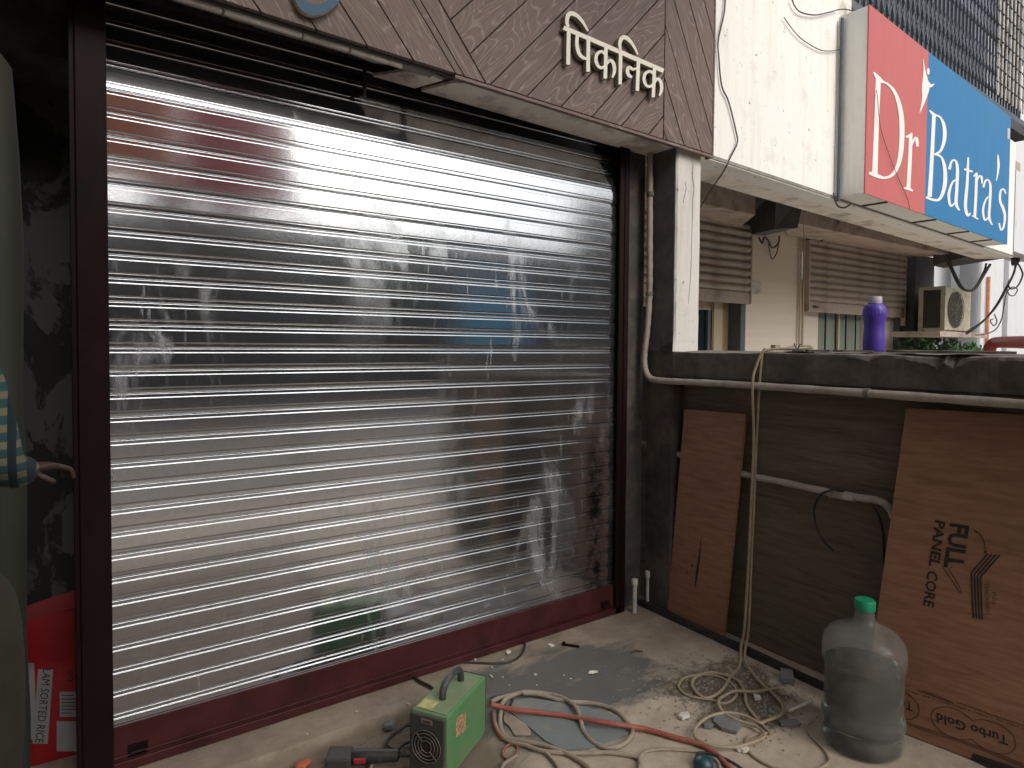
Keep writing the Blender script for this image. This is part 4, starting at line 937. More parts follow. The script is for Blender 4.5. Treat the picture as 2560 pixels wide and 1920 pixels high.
# stubs
for (x, y, h, lb) in ((2.478, 2.392, .150, 'short capped white pipe stub standing in front of the red shutter guide'), (2.604, 2.415, .165, 'short capped white pipe stub by the dark side wall')):
    t = thing('pipe_stub', lb, 'pipe', (x, y, 0))
    q = MB(); q.lathe([(.012, -.004), (.012, h)], (x, y, 0), 14); put('tube', q, M['pvcwhite'], t, smooth=True)
    q = MB(); q.lathe([(.0165, h-.002), (.017, h+.002), (.0165, h+.028), (.014, h+.033)], (x, y, 0), 14); put('cap', q, M['pvcwhite'], t, smooth=True)
# narrow board
t = thing('narrow_plywood_board', 'narrow red brown plywood strip leaning on the side wall', 'plywood', (2.615, 2.1, 0))
bt = [Vector((2.598, 2.272, .012)), Vector((2.598, 1.918, .012))]; tp = [Vector((2.640, 2.212, 1.100)), Vector((2.640, 1.846, 1.106))]
th = Vector((.018, 0, 0)); q = MB(); q.hexa([bt[0], bt[1], bt[1]+th, bt[0]+th], [tp[0], tp[1], tp[1]+th, tp[0]+th]); t = put('sheet', q, M['ply'], t, bevel=.001)
nrm = (bt[1]-bt[0]).cross(tp[0]-bt[0]).normalized()
if nrm.x > 0: nrm = -nrm
mapn = lambda x, y: onplane(*cG(x, y), bt[0]+nrm*.0012, nrm)
q = MB(); strokes(q, [([(524, 850), (518, 900), (512, 960), (502, 1030), (494, 1090), (488, 1140)], [2, 4, 8, 12, 11, 2]), ([(470, 1010), (474, 1025)], 7), ([(438, 1050), (442, 1062)], 5)], mapn, -nrm*.001, .0002); put('burn_mark', q, M['ink'], t)
# big board
t = thing('large_plywood_sheet', 'large brown plywood sheet with dark printed lettering leaning by the water jar', 'plywood', (2.56, .9, 0))
dirv = Vector((.046, -.262, 0)).normalized()
bt = [Vector((2.494, 1.205, .004)), Vector((2.494, 1.205, .004))+dirv*.62]; tp = [Vector((2.622, 1.133, 1.196)), Vector((2.622, .50, 1.204))]
tp[1] = tp[0]+(bt[1]-bt[0])+Vector((0, 0, .006))
th = Vector((.016, .002, 0)); q = MB(); q.hexa([bt[0], bt[1], bt[1]+th, bt[0]+th], [tp[0], tp[1], tp[1]+th, tp[0]+th]); t = put('sheet', q, M['ply'], t, bevel=.001)
nrm2 = (bt[1]-bt[0]).cross(tp[0]-bt[0]).normalized()
if nrm2.x > 0: nrm2 = -nrm2
def mapb(cr, e=.0015): return lambda x, y: onplane(*cr(x, y), bt[0]+nrm2*e, nrm2)
mu = mapb(cU)
q = MB()
printtext(q, 'FULL', (757, 150), (668, 762), (262, 42), mu, .035)
printtext(q, 'PANEL', (548, 106), (456, 745), (140, 34), mu, .03)
printtext(q, 'CORE', (440, 800), (378, 1292), (148, 40), mu, .02)
put('core_lettering', q, M['ink'], t)
q = MB(); printtext(q, 'THICKNESS', (1224, 982), (1242, 1424), (56, 0), mu); printtext(q, 'FULL', (1330, 1112), (1340, 1292), (52, 0), mu); put('thickness_lettering', q, M['inkbrown'], t)
q = MB(); bk_ = -nrm2*.0012
for k in range(4):
    dx = k*42; strokes(q, [([(1270+dx*1.32, 578+k*6), (1042+dx, 838+k*20)], 22), ([(1042+dx, 836+k*20), (1046+dx, 1000), (1054+dx, 1200), (1068+dx, 1465+k*8)], 22)], mapb(cU, .0016+.0002*k), bk_, .0001)
put('layer_diagram', q, M['ink'], t)
q = MB(); strokes(q, [([(1092, 262), (1150, 295), (1200, 370), (1228, 470), (1236, 560)], 9), ([(1080, 245), (1120, 285)], 16), ([(1218, 540), (1234, 575), (1250, 545)], 12)], mu, bk_, .0001); put('arrow_mark', q, M['ink'], t)
q = MB(); strokes(q, [([(640, 750), (668, 800), (780, 950), (880, 1110), (905, 1105), (820, 930), (735, 790), (790, 762)], 8), ([(700, 700), (790, 690)], 8)], mu, bk_, .0001); put('pencil_mark', q, M['inkbrown'], t)
mt = mapb(cT); q = MB()
printtext(q, 'Turbo Gold', (1968, 868), (868, 505), (4, 148), mt, .02)
printtext(q, 'Turbo', (500, 362), (60, 200), (4, 130), mt, .02)
put('brand_print', q, M['ink'], t)
q = MB(); strokes(q, [([(1425, 635), (1330, 550), (1180, 455), (1030, 415), (900, 425), (815, 480), (790, 560), (830, 680), (930, 780), (1060, 865), (1220, 915), (1400, 908)], 9), ([(1425, 635), (1540, 610), (1720, 640), (1900, 720), (2030, 830), (2085, 960), (2070, 1060), (1980, 1125), (1850, 1138), (1680, 1090), (1530, 1010), (1400, 908)], 9), ([(350, 175), (460, 235), (560, 340), (605, 450), (580, 550), (490, 600), (380, 605), (250, 575)], 9)], mt, bk_, .0001); put('oval_print', q, M['inkbrown'], t)
q = MB(); strokes(q, [([(260, 600), (800, 775), (1300, 945), (2300, 1330)], 7), ([(260, 625), (800, 808), (1300, 975), (2300, 1365)], 6), ([(380, 72), (460, 95)], 7), ([(640, 160), (860, 240), (1130, 355)], 8), ([(1180, 345), (1420, 420), (1700, 530), (2300, 730)], 7), ([(560, 150), (860, 265), (1080, 345)], 6)], mt, bk_, .0001); put('border_lines', q, M['inkbrown'], t)
q = MB(); random.seed(5)
for k in range(46):
    s_ = k/46; x = 420+1800*s_; y = 160+590*s_+random.uniform(-4, 4)
    if random.random() < .8: strokes(q, [([(x, y), (x+random.uniform(12, 34), y+10)], random.uniform(8, 15))], mt, bk_, .0001)
put('small_print_line', q, M['inkbrown'], t)

# hose draped over the parapet
hs1 = [(2.78, 1.60, 1.425), (2.70, 1.63, 1.420), (2.63, 1.68, 1.418), (2.590, 1.725, 1.402), (2.574, 1.748, 1.34), (2.560, 1.756, 1.25), (2.571, 1.752, 1.0), (2.575, 1.762, .7), (2.580, 1.775, .4), (2.575, 1.785, .12), (2.56, 1.79, .04)]
def fq(x, y, z=.008): p = onpl(*cQ(x, y), 2, z); p.z = z+max(0, fz(p.x, p.y)); return p
def fm(x, y, z=.008):
    p = onpl(*cM(x, y), 2, z); p.z = z+fz(p.x, p.y); return p
F1 = [fq(x, y, .010) for x, y in ((1150, 120), (1125, 200), (1065, 285), (960, 440), (810, 508), (700, 440), (672, 350), (730, 285), (860, 258), (1010, 292), (1130, 355), (1190, 460), (1212, 570), (1290, 680), (1370, 770), (1450, 848))]
q = MB(); PP = smoothpath(hs1+F1, 6); q.tube(PP, .0062, 8); tag(put('thin_hose', q, M['hose'], loc=hs1[0], smooth=True), 'cream hose draped over the parapet and coiled on the floor', 'hose')
hs2 = [(2.76, 1.66, 1.418), (2.68, 1.685, 1.416), (2.618, 1.715, 1.413), (2.590, 1.732, 1.375), (2.578, 1.742, 1.0), (2.582, 1.752, .7), (2.588, 1.765, .4), (2.582, 1.768, .12), (2.566, 1.77, .045)]
F2 = [fq(x, y, .018) for x, y in ((1195, 120), (1255, 235), (1370, 365), (1500, 485), (1568, 580), (1545, 665), (1400, 725), (1340, 745))]+[fq(x, y, .018) for x, y in ((1180, 672), (1000, 650), (830, 690), (722, 770), (692, 850), (742, 912), (900, 968), (1100, 978), (1300, 920), (1388, 862), (1300, 775), (1110, 715), (980, 640), (932, 560), (972, 490), (1100, 452), (1300, 450), (1530, 398))]
q = MB(); q.tube(smoothpath(hs2+F2, 6), .0056, 8); tag(put('thin_hose', q, M['hose'], loc=hs2[-1], smooth=True), 'second thinner cream hose hanging beside the first and tangled on rubble', 'hose')
F3 = [fq(x, y, .005) for x, y in ((540, 370), (600, 302), (780, 275), (960, 315), (1090, 400), (1108, 490), (1040, 548), (960, 558), (860, 530), (660, 495), (565, 435))]
q = MB(); q.tube(smoothpath(F3, 6, True), .005, 7, closed=True); tag(put('hose_coil', q, M['hose'], loc=F3[0], smooth=True), 'loose ring of cream hose on the grey floor', 'hose')
wire([fq(x, y, .006) for x, y in ((1455, 845), (1320, 850), (1215, 900), (1212, 985), (1300, 1085), (1480, 1180), (1700, 1205), (1900, 1195), (2010, 1140), (2020, 1080), (1950, 975), (1850, 870), (1812, 780), (1850, 730))], .0045, 'thin cream cable looping on the dust in front of the water jar', 'thin_cable', 'hose', 'cable')
# cables by the welder
A = [(150, 628), (250, 590), (340, 568), (460, 535), (640, 498), (850, 512), (1050, 548), (1200, 612), (1330, 722), (1388, 870), (1430, 1030), (1540, 1170), (1720, 1262), (1900, 1255), (2050, 1165), (2108, 1050), (2040, 930), (1890, 765), (1700, 682), (1500, 650), (1290, 640), (1060, 598), (800, 525), (600, 512)]
Z = [.03, .02, .012, .009, .009, .009, .009, .016, .022, .018, .010, .009, .009, .009, .009, .009, .009, .009, .009, .009, .010, .010, .018, .020]
q = MB(); q.tube(smoothpath([fm(x, y, z) for (x, y), z in zip(A, Z)], 6), .0085, 9); tag(put('welding_cable', q, M['cable'], loc=fm(150, 628), smooth=True), 'beige welding cable looped on the floor beside the green welder', 'cable')
Bp = [(480, 530), (330, 620), (285, 780), (290, 950), (370, 1075), (600, 1150), (900, 1240), (1100, 1310), (1300, 1395), (1480, 1530), (1600, 1660)]
q = MB(); q.tube(smoothpath([fm(x, y, .022 if i < 3 else .010) for i, (x, y) in enumerate(Bp)], 6), .0085, 9); tag(put('welding_cable', q, M['cable'], loc=fm(300, 800), smooth=True), 'beige cable curving round the corner of the green welder', 'cable')
Bp = [(200, 760), (225, 920), (300, 1045), (420, 1130), (620, 1200), (850, 1300), (1150, 1340), (1500, 1345), (1800, 1335), (2150, 1392), (2210, 1480), (2190, 1600)]
q = MB(); q.tube(smoothpath([fm(x, y, .009) for x, y in Bp], 6), .0075, 9); tag(put('welding_cable', q, M['cable'], loc=fm(220, 900), smooth=True), 'long beige cable lying in the dust below the blue grey sheet', 'cable')
Bp = [fm(x, y, z) for x, y, z in ((140, 625, .06), (200, 665, .045), (300, 702, .035), (500, 750, .028), (800, 778, .020), (1200, 832, .014), (1600, 902, .030), (2000, 965, .022), (2212, 1000, .014))]+[fq(x, y, .012) for x, y in ((250, 812), (500, 882), (720, 942), (850, 1010), (950, 1085), (1060, 1200))]
q = MB(); q.tube(smoothpath(Bp, 6), .0095, 10); tag(put('red_cable', q, M['redcable'], loc=Bp[0], smooth=True), 'thick red cable stretched across the floor from the welder', 'cable')
wire([fm(x, y, .010) for x, y in ((185, 760), (200, 880), (240, 980), (320, 1080))], .007, 'short red brown cable end by the welder corner', 'red_cable', 'redcable', 'cable')
wire([fm(x, y, .006) for x, y in ((520, 1290), (420, 1320), (340, 1350), (290, 1420), (285, 1500), (330, 1600))], .0055, 'thin beige cable bending on the dust by the welder', 'thin_cable', 'cable', 'cable')
wire([fm(420+105*math.cos(a*.55), 1235+75*math.sin(a*.55), .006) for a in range(12)], .004, 'small loop of thin brown cable on the floor by the welder', 'thin_cable', 'redcable', 'cable')
wire([fm(x, y, .007) for x, y in ((900, 1320), (980, 1400), (1060, 1500), (1120, 1600))], .007, 'cable end leaving the bunch of beige cables', 'thin_cable', 'cable', 'cable')
wire([fq(x, y, .006) for x, y in ((165, 1190), (155, 1100), (190, 1035), (300, 1005), (450, 1000), (620, 1008), (760, 1025), (860, 1070), (930, 1130), (950, 1200))], .0065, 'thin beige cable arching on the dust beyond the red cable', 'thin_cable', 'cable', 'cable')
wire([fm(x, y, .012) for x, y in ((150, 590), (230, 555), (330, 545), (420, 560), (450, 600), (420, 680))], .004, 'thin black wire ring behind the welder', 'thin_cable', 'black', 'cable')
def fk_(x, y, z=.006): p = onpl(*cK(x, y), 2, z); p.z = z+fz(p.x, p.y); return p
wire([fk_(x, y) for x, y in ((1380, 330), (1500, 335), (1660, 340), (1790, 322), (1880, 260), (1908, 180), (1895, 115))], .0045, 'thin dark wire curving on the floor by the red shutter rail', 'thin_cable', 'black', 'cable')
wire([fk_(x, y, .01) for x, y in ((950, 455), (1010, 500), (1100, 545), (1180, 600))], .006, 'black cable disappearing behind the welder', 'thin_cable', 'black', 'cable')
# plug
pg = thing('teal_plug', 'dark teal plug top with a black cord lying on the dust', 'plug', fq(780, 1170, .0))
c_ = fq(785, 1180, 0); q = MB(); q.lathe([(.032, 0), (.034, .012), (.030, .026), (.018, .036), (.006, .040)], c_, 18); put('body', q, M['teal'], pg, smooth=True)
q = MB(); q.tube(smoothpath([c_+Vector((-.004, .014, .032))]+[fq(x, y, .016) for x, y in ((745, 1110), (718, 1062), (760, 1036), (860, 1046), (1000, 1095), (1100, 1150), (1190, 1210))], 6), .005, 8); put('cord', q, M['black'], pg, smooth=True)

# ------------------------------------------------------------------ welder
ZW = -.05
wb = onpl(*cK(1600, 985), 2, ZW)          # rear bottom corner on the floor
btr = onpl(*cK(1575, 430), 2, ZW+.24); fr = onpl(*cK(1235, 800), 2, ZW+.24); btl = onpl(*cK(1260, 385), 2, ZW+.24)
ex = (fr-btr); ex.z = 0; Lw = ex.length; ex.normalize(); ey = Vector((-ex.y, ex.x, 0))
if (btl-btr).dot(ey) < 0: ey = -ey
Ww = .142; org = Vector((btr.x, btr.y, ZW))
wd = thing('green_welder', 'small green inverter welder with grey handle and dark front grille', 'welder', org+ex*Lw*.5+ey*Ww*.5)
def Wl(a, b, c): return org+ex*a+ey*b+Vector((0, 0, c))
q = MB(); q.box((0, 0, .012), (Lw-.004, Ww, .232), fn=Wl); put('case', q, M['green'], wd, bevel=.008)
q = MB(); q.box((.012, .010, .2325), (Lw-.016, Ww-.010, .2340), fn=Wl); put('dusty_top', q, M['greentop'], wd)
q = MB(); q.box((Lw-.0035, .004, .008), (Lw+.010, Ww-.002, .229), fn=Wl); fpn = put('front_panel', q, M['darkgrey'], wd, bevel=.006)
q = MB(); q.box((-.012, .003, .008), (-.0005, Ww-.003, .229), fn=Wl); put('rear_panel', q, M['darkgrey'], wd, bevel=.005)
hd_ = smoothpath([Wl(Lw*.68, Ww*.5, .233), Wl(Lw*.67, Ww*.5, .262), Wl(Lw*.60, Ww*.5, .281), Wl(Lw*.45, Ww*.5, .290), Wl(Lw*.30, Ww*.5, .281), Wl(Lw*.24, Ww*.5, .262), Wl(Lw*.23, Ww*.5, .233)], 5)
q = MB(); q.tube(hd_, .0125, 12); put('handle', q, M['greyhandle'], wd, smooth=True)
fc = (Lw+.0105, Ww*.5, .128)
q = MB(); q.add([Wl(fc[0], fc[1]+.056*math.cos(a*.2618), fc[2]+.056*math.sin(a*.2618)) for a in range(24)], [tuple(range(24))]); put('fan_opening', q, M['black'], fpn)
for r_ in (.020, .032, .044, .055):
    q = MB(); q.tube([Wl(fc[0]+.004, fc[1]+r_*math.cos(a*.1963), fc[2]+r_*math.sin(a*.1963)) for a in range(32)], .0016, 5, closed=True); put('guard_ring', q, M['grille'], fpn)
for a in (.785, 2.356, 3.927, 5.498):
    q = MB(); q.tube([Wl(fc[0]+.004, fc[1]+.018*math.cos(a), fc[2]+.018*math.sin(a)), Wl(fc[0]+.003, fc[1]+.057*math.cos(a), fc[2]+.057*math.sin(a))], .0016, 5); put('guard_spoke', q, M['grille'], fpn)
q = MB(); q.box((Lw+.0102, .050, .203), (Lw+.0115, .092, .219), fn=Wl); put('name_label', q, M['label'], fpn)
q = MB(); q.box((Lw+.0116, .056, .207), (Lw+.0122, .086, .214), fn=Wl); put('label_print', q, M['inkbrown'], fpn)
q = MB(); q.box((Lw+.0102, .020, .006+.008), (Lw+.0115, .090, .050), fn=Wl); put('rating_label', q, M['label'], fpn)
q = MB(); q.box((Lw-.075, Ww-.070, .2342), (Lw-.022, Ww-.014, .2350), fn=Wl); put('yellow_sticker', q, M['sticker'], wd)
q = MB(); q.box((Lw*.55, -.0012, .125), (Lw*.80, -.0004, .190), fn=lambda a, b, c: Wl(a, b, c+.010*math.sin(a*60))); put('warning_sticker', q, M['warn'], wd)
for a, b in ((.03, .03), (.03, Ww-.03), (Lw-.03, .03), (Lw-.03, Ww-.03)):
    q = MB(); c_ = Wl(a, b, 0); q.lathe([(.010, -.004), (.011, .013)], c_, 10); put('foot', q, M['black'], wd)

# ------------------------------------------------------------------ grinder and rubble in the sunken strip
def fw(x, y, z=0.0): p = onpl(*cW(x, y), 2, -.05+z); return p
gr = thing('angle_grinder', 'dark angle grinder with a red switch lying beside the welder', 'power tool', fw(1300, 990))
a = fw(1060, 935, .03); b = fw(1990, 905, .03); d_ = (b-a); d_.z = 0; d_.normalize(); s_ = Vector((-d_.y, d_.x, 0))
q = MB(); q.tube([a+d_*t for t in (0, .01, .06, .11, .17, .175)], [.020, .025, .026, .022, .020, .012], 14); put('motor_body', q, M['black'], gr, smooth=True)
q = MB(); q.box((-.075, -.045, -.028), (.012, .032, .024), fn=lambda x, y, z: a+d_*x+s_*y+Vector((0, 0, z))); put('gear_head', q, M['darkgrey'], gr, bevel=.010)
q = MB(); q.box((.02, -.034, -.006), (.062, -.020, .010), fn=lambda x, y, z: a+d_*x+s_*y+Vector((0, 0, z))); put('switch', q, M['redtool'], gr, bevel=.003)
q = MB(); q.tube(smoothpath([a+d_*.175, a+d_*.22+s_*.01+Vector((0, 0, -.01)), a+d_*.25+s_*.03+Vector((0, 0, -.015))], 5), .005, 8); put('cord', q, M['black'], gr, smooth=True)
wire([fw(x, y, .02) for x, y in ((1560, 860), (1610, 740), (1700, 620), (1830, 520), (1940, 450), (2050, 420))], .0075, 'grey cable running up behind the welder from the grinder', 'thin_cable', 'darkgrey', 'cable')
wire([fw(x, y, .012) for x, y in ((1640, 700), (1680, 780), (1800, 820), (1900, 740), (2020, 690))], .006, 'short grey cable between grinder and welder', 'thin_cable', 'darkgrey', 'cable')
wire([fw(x, y, .006) for x, y in ((1440, 1000), (1400, 1080), (1370, 1180))], .006, 'dusty cable end poking out below the grinder', 'thin_cable', 'cable', 'cable')
def rock(c, s, mat, name, label, cat, flat=.5, seed=0, group=None):
    rn = random.Random(seed); bm = bmesh.new(); bmesh.ops.create_icosphere(bm, subdivisions=2, radius=1)
    q = MB(); q.v = []
    for v in bm.verts:
        k = 1+rn.uniform(-.22, .22); q.v.append(Vector(c)+Vector((v.co.x*s[0]*k, v.co.y*s[1]*k, max(-.7, v.co.z)*s[2]*k+s[2]*.6)))
    for f in bm.faces: q.f.append(tuple(v.index for v in f.verts)); q.m.append(0)
    bm.free(); return tag(put(name, q, mat, loc=c), label, cat, group)
rock(fw(1680, 490), (.028, .024, .020), M['stone'], 'stone', 'round grey stone against the broken floor step', 'stone', seed=3)
rock(fw(350, 1080), (.030, .022, .012), M['brick'], 'brick_piece', 'piece of orange brick in the sunken strip below the red rail', 'brick', seed=4)
def shard(c, s, ang, mat, label, name, group=None, th=.004, seed=0, cat='chip'):
    rn = random.Random(seed); n = rn.randint(4, 6); poly = []
    for k in range(n):
        a = ang+k*2*math.pi/n+rn.uniform(-.3, .3); r = rn.uniform(.7, 1.15); poly.append(Vector(c)+Vector((s[0]*r*math.cos(a)*math.cos(ang)-s[1]*r*math.sin(a)*math.sin(ang), s[0]*r*math.cos(a)*math.sin(ang)+s[1]*r*math.sin(a)*math.cos(ang), .001+rn.uniform(0, th*.6))))
    q = MB(); q.prism(poly, (0, 0, th)); return tag(put(name, q, mat, loc=c), label, cat, group)
CH = 'white plaster chip scattered on the floor near the welder and red rail'
for i, (cr, x, y, s) in enumerate(((cK, 1765, 250, (.022, .014)), (cK, 2130, 190, (.020, .012)), (cK, 1620, 462, (.018, .005)), (cK, 2000, 445, (.009, .005)), (cK, 1480, 312, (.008, .006)), (cK, 1715, 315, (.006, .004)), (cK, 1805, 350, (.005, .003)), (cK, 1625, 382, (.006, .004)), (cK, 895, 700, (.014, .004)), (cK, 455, 765, (.007, .004)), (cM, 765, 268, (.008, .006)), (cM, 1255, 325, (.005, .004)), (cM, 1160, 280, (.004, .003)), (cM, 785, 415, (.004, .003)), (cM, 405, 415, (.004, .003)), (cM, 315, 303, (.004, .003)), (cM, 630, 650, (.004, .003)), (cM, 485, 680, (.005, .004)), (cM, 795, 745, (.010, .009)), (cW, 420, 600, (.004, .003)), (cW, 1240, 768, (.012, .006)), (cM, 430, 880, (.004, .004)))):
    p = onpl(*cr(x, y), 2, 0); p.z = fz(p.x, p.y)
    shard(p, s, random.uniform(0, 3), M['chip'], CH, 'plaster_chip', 'white plaster chips on the floor', .003+s[0]*.12, i)
for i, (x, y, s, lb) in enumerate(((590, 695, (.030, .018), 'white plaster lump on the edge of the swept grey patch'), (1320, 520, (.036, .016), 'pale triangular shard among the rubble under the hose'), (1125, 1020, (.020, .012), 'white lump on the dust in front of the hose tangle'), (1190, 1030, (.016, .014), 'smaller white lump beside another on the dust'))):
    p = fq(x, y, 0); shard(p, s, i*.8, M['chip'], lb, 'plaster_lump', None, .010, 30+i, 'plaster')
p = fq(1020, 770, 0); q = MB(); poly = [fq(x, y, .004) for x, y in ((905, 690), (960, 655), (1130, 675), (1160, 790), (1110, 858), (960, 820), (880, 755))]; q.prism(poly, (0, 0, .012)); tag(put('tile_piece', q, M['stone'], loc=p), 'broken grey tile piece lying under the hose loops', 'tile')
p = fq(830, 785, 0); shard(p, (.022, .018), .4, M['stone'], 'small grey stone flake beside the broken tile piece', 'stone_flake', None, .008, 41, 'stone')
p = fq(1630, 760, 0); shard(p, (.05, .022), 2.7, M['stone'], 'long grey rubble flake near the water jar', 'stone_flake', None, .010, 42, 'stone')
p = fq(1610, 330, 0); shard(p, (.05, .035), .7, M['stone'], 'dark rubble lump against the black floor strip', 'stone_flake', None, .022, 43, 'stone')
a = fq(1630, 630, .01); b = fq(1855, 525, .022); q = MB(); q.tube([a, b], .006, 7); tag(put('wood_stick', q, M['soffit'], loc=a), 'thin pale stick lying on the rubble by the jar', 'stick')
a = onpl(*crop(1200, 1480, 2.404)(505, 315), 2, .006); b = onpl(*crop(1200, 1480, 2.404)(595, 328), 2, .006); q = MB(); q.tube([a, b], .006, 6); q.tube([a+Vector((0, 0, .01)), a+Vector((0, .004, -.004))], .009, 6); tag(put('bolt', q, M['darkoxide'], loc=a), 'rusty bolt lying on the floor by the plaster chips', 'bolt')
a = fq(70, 45, .004); b = fq(185, 35, .006); q = MB(); q.tube(smoothpath([a, (a+b)/2+Vector((0, .01, .002)), b], 4), .003, 6); tag(put('bent_nail', q, M['black'], loc=a), 'bent black nail on the swept floor', 'nail')
a = onpl(*cM(1560, 240), 2, .003); shard(a, (.026, .010), -.5, M['soffit'], 'small flat wood offcut on the swept floor', 'wood_offcut', None, .006, 50, 'offcut')
# fine rubble: uncountable grit
random.seed(11); q = MB()
def grit(n, fx, fy, smin, smax):
    for i in range(n):
        x, y = fx(), fy(); s_ = random.uniform(smin, smax); z = fz(x, y); an = random.uniform(0, 6.28)
        c_, s2 = math.cos(an)*s_, math.sin(an)*s_; h = s_*random.uniform(.4, 1.0)
        q.add([(x+c_, y+s2, z-.0005), (x-s2, y+c_, z-.0005), (x-c_, y-s2*.7, z-.0005), (x+s2*.8, y-c_, z-.0005), (x+.2*s_, y-.1*s_, z+h)], [(0, 1, 4), (1, 2, 4), (2, 3, 4), (3, 0, 4)])
grit(900, lambda: random.gauss(2.22, .16), lambda: random.gauss(1.62, .15), .0025, .009)
grit(900, lambda: random.uniform(.35, 2.55), lambda: random.uniform(1.2, 2.43), .0012, .0035)
grit(500, lambda: random.uniform(.5, 1.1), lambda: random.uniform(1.95, 2.25), .0015, .006)
grit(300, lambda: 2.55-abs(random.gauss(0, .05)), lambda: random.uniform(1.0, 2.4), .0015, .005)
put('floor_grit', q, M['label'], kind='stuff')
WBo = bpy.data.objects['floor_grit']; WBo['label'] = 'fine loose grit and mortar crumbs spread over the dusty floor'; WBo['category'] = 'grit'
# bluish sheet
poly = [fm(x, y, 0) for x, y in ((330, 640), (700, 600), (1350, 700), (1960, 860), (2050, 960), (1990, 1120), (1500, 1300), (1150, 1320), (900, 1190), (700, 1020), (640, 970), (420, 790))]
q = MB(); top = [Vector((p.x, p.y, fz(p.x, p.y)+.0065)) for p in poly]; q.prism([p-Vector((0, 0, .006)) for p in top], (0, 0, .006)); tag(put('grey_sheet', q, M['sheet'], loc=poly[0]), 'flat blue grey sheet lying on the floor under the cables', 'sheet')
poly = [fm(x, y, .003) for x, y in ((330, 780), (460, 830), (640, 960), (705, 1050), (690, 1105), (480, 1080), (400, 960), (330, 900))]
q = MB(); q.prism(poly, (0, 0, .004)); tag(put('cardboard_scrap', q, M['cable'], loc=poly[0]), 'dusty brown cardboard scrap under the welding cable', 'cardboard')

# ------------------------------------------------------------------ water jar
JC = onpl(2153, 1906, 2, 0); JC = JC+Vector((JC.x, JC.y, 0)).normalized()*.118; JC.z = fz(JC.x, JC.y)+.002
wj = thing('water_jar', 'large clear plastic water jar half full with a green cap', 'water jar', JC)
k = .000792
def jp(y, r): return (r*k, (1607-y)*k*1.0)
outer = [jp(1607, 128), jp(1603, 148), jp(1588, 162), jp(1560, 168), jp(1535, 168), jp(1522, 162), jp(1508, 163), jp(1492, 170), jp(1462, 171), jp(1446, 166), jp(1432, 161), jp(1360, 161), jp(1270, 161), jp(1246, 162), jp(1232, 168), jp(1205, 171), jp(1160, 171), jp(1125, 163), jp(1095, 140), jp(1075, 108), jp(1062, 78), jp(1052, 58), jp(1040, 47), jp(1020, 41), jp(988, 39)]
q = MB(); q.lathe(outer, JC, 56, capt=False); put('shell', q, M['jar'], wj, smooth=True, sharp=60)
inner = [(max(.01, r-.004), z+(.003 if i == 0 else 0)) for i, (r, z) in enumerate(outer) if z < (1607-1238)*k]
inner.append((inner[-1][0], (1607-1238)*k)); q = MB(); q.lathe(inner, JC, 48); put('water', q, M['water'], wj, smooth=True, sharp=60)
q = MB(); q.lathe([jp(993, 41), jp(990, 43), jp(952, 43), jp(946, 40), jp(945, 20)], JC, 28); put('cap', q, M['caprn'], wj, smooth=True)
# ------------------------------------------------------------------ bottle and goggles on the ledge
bx = 2.71; by = 1.30
for _ in range(30):
    c = ROT.transposed() @ (Vector((bx, by, 1.4))-CAM); uu = CX+FP*c.x/-c.z; by += (uu-2184)*.0012
BZ = 1.4095
pb = thing('purple_bottle', 'purple ribbed plastic bottle with a pale cap standing on the parapet', 'bottle', (bx, by, BZ))
def rib(a, z): return 1+(.020*math.cos(a*22) if .14 < z < .185 else 0)
bp = [(.034, 0), (.0395, .004), (.0405, .02), (.0405, .05), (.0385, .075), (.0375, .095), (.0378, .110), (.040, .125), (.0428, .145), (.0430, .160), (.0405, .176), (.034, .188), (.027, .194), (.0265, .200)]
q = MB(); bpp = [(p.x, p.y) for p in smoothpath([Vector((r, z, 0)) for r, z in bp], 3)]; q.lathe(bpp, (bx, by, BZ), 66, rf=rib); put('body', q, M['purple'], pb, smooth=True)
q = MB(); q.lathe([(.0265, .197), (.027, .200), (.0265, .222), (.024, .225)], (bx, by, BZ), 32); put('cap', q, M['lidlilac'], pb, smooth=True)
ZL = 1.405
gg = thing('safety_goggles', 'clear safety glasses with crossed dark arms lying on the parapet', 'glasses', (2.66, 1.52, ZL))
def gl(u, v, X): return onpl(u, v, 0, X)
cg = crop(1920, 840, 7.373)
arms = (((540, 285), (480, 145)), ((520, 285), (605, 150)))
for i, (a, b) in enumerate((((545, 292), (482, 140)), ((515, 292), (600, 148)))):
    q = MB(); q.tube([gl(*cg(*a), 2.655+.004*i), gl(*cg(*b), 2.675+.004*i)], .0028, 6); put('temple_arm', q, M['black'], gg)
for pts in (((300, 308), (400, 292), (520, 290)), ((545, 290), (680, 302), (790, 312), (845, 288))):
    q = MB(); q.tube([gl(*cg(*p), 2.652) for p in pts], .0032, 6); put('brow_frame', q, M['black'], gg)
for pts in (((290, 300), (300, 220), (400, 185), (500, 180), (525, 285)), ((545, 285), (600, 190), (720, 165), (800, 190), (820, 270), (790, 305))):
    P = smoothpath([gl(*cg(*p), 2.660) for p in pts], 4); q = MB(); q.prism(P, (.002, 0, 0)); put('lens', q, M['lens'], gg)
q = MB(); a = gl(*cE(1120, 1300), 2.72); q.box(a+Vector((-.02, -.012, -.012)), a+Vector((.02, .012, .006))); tag(put('hose_fitting', q, M['cable'], loc=a), 'small brown fitting at the hose end on the parapet', 'fitting')

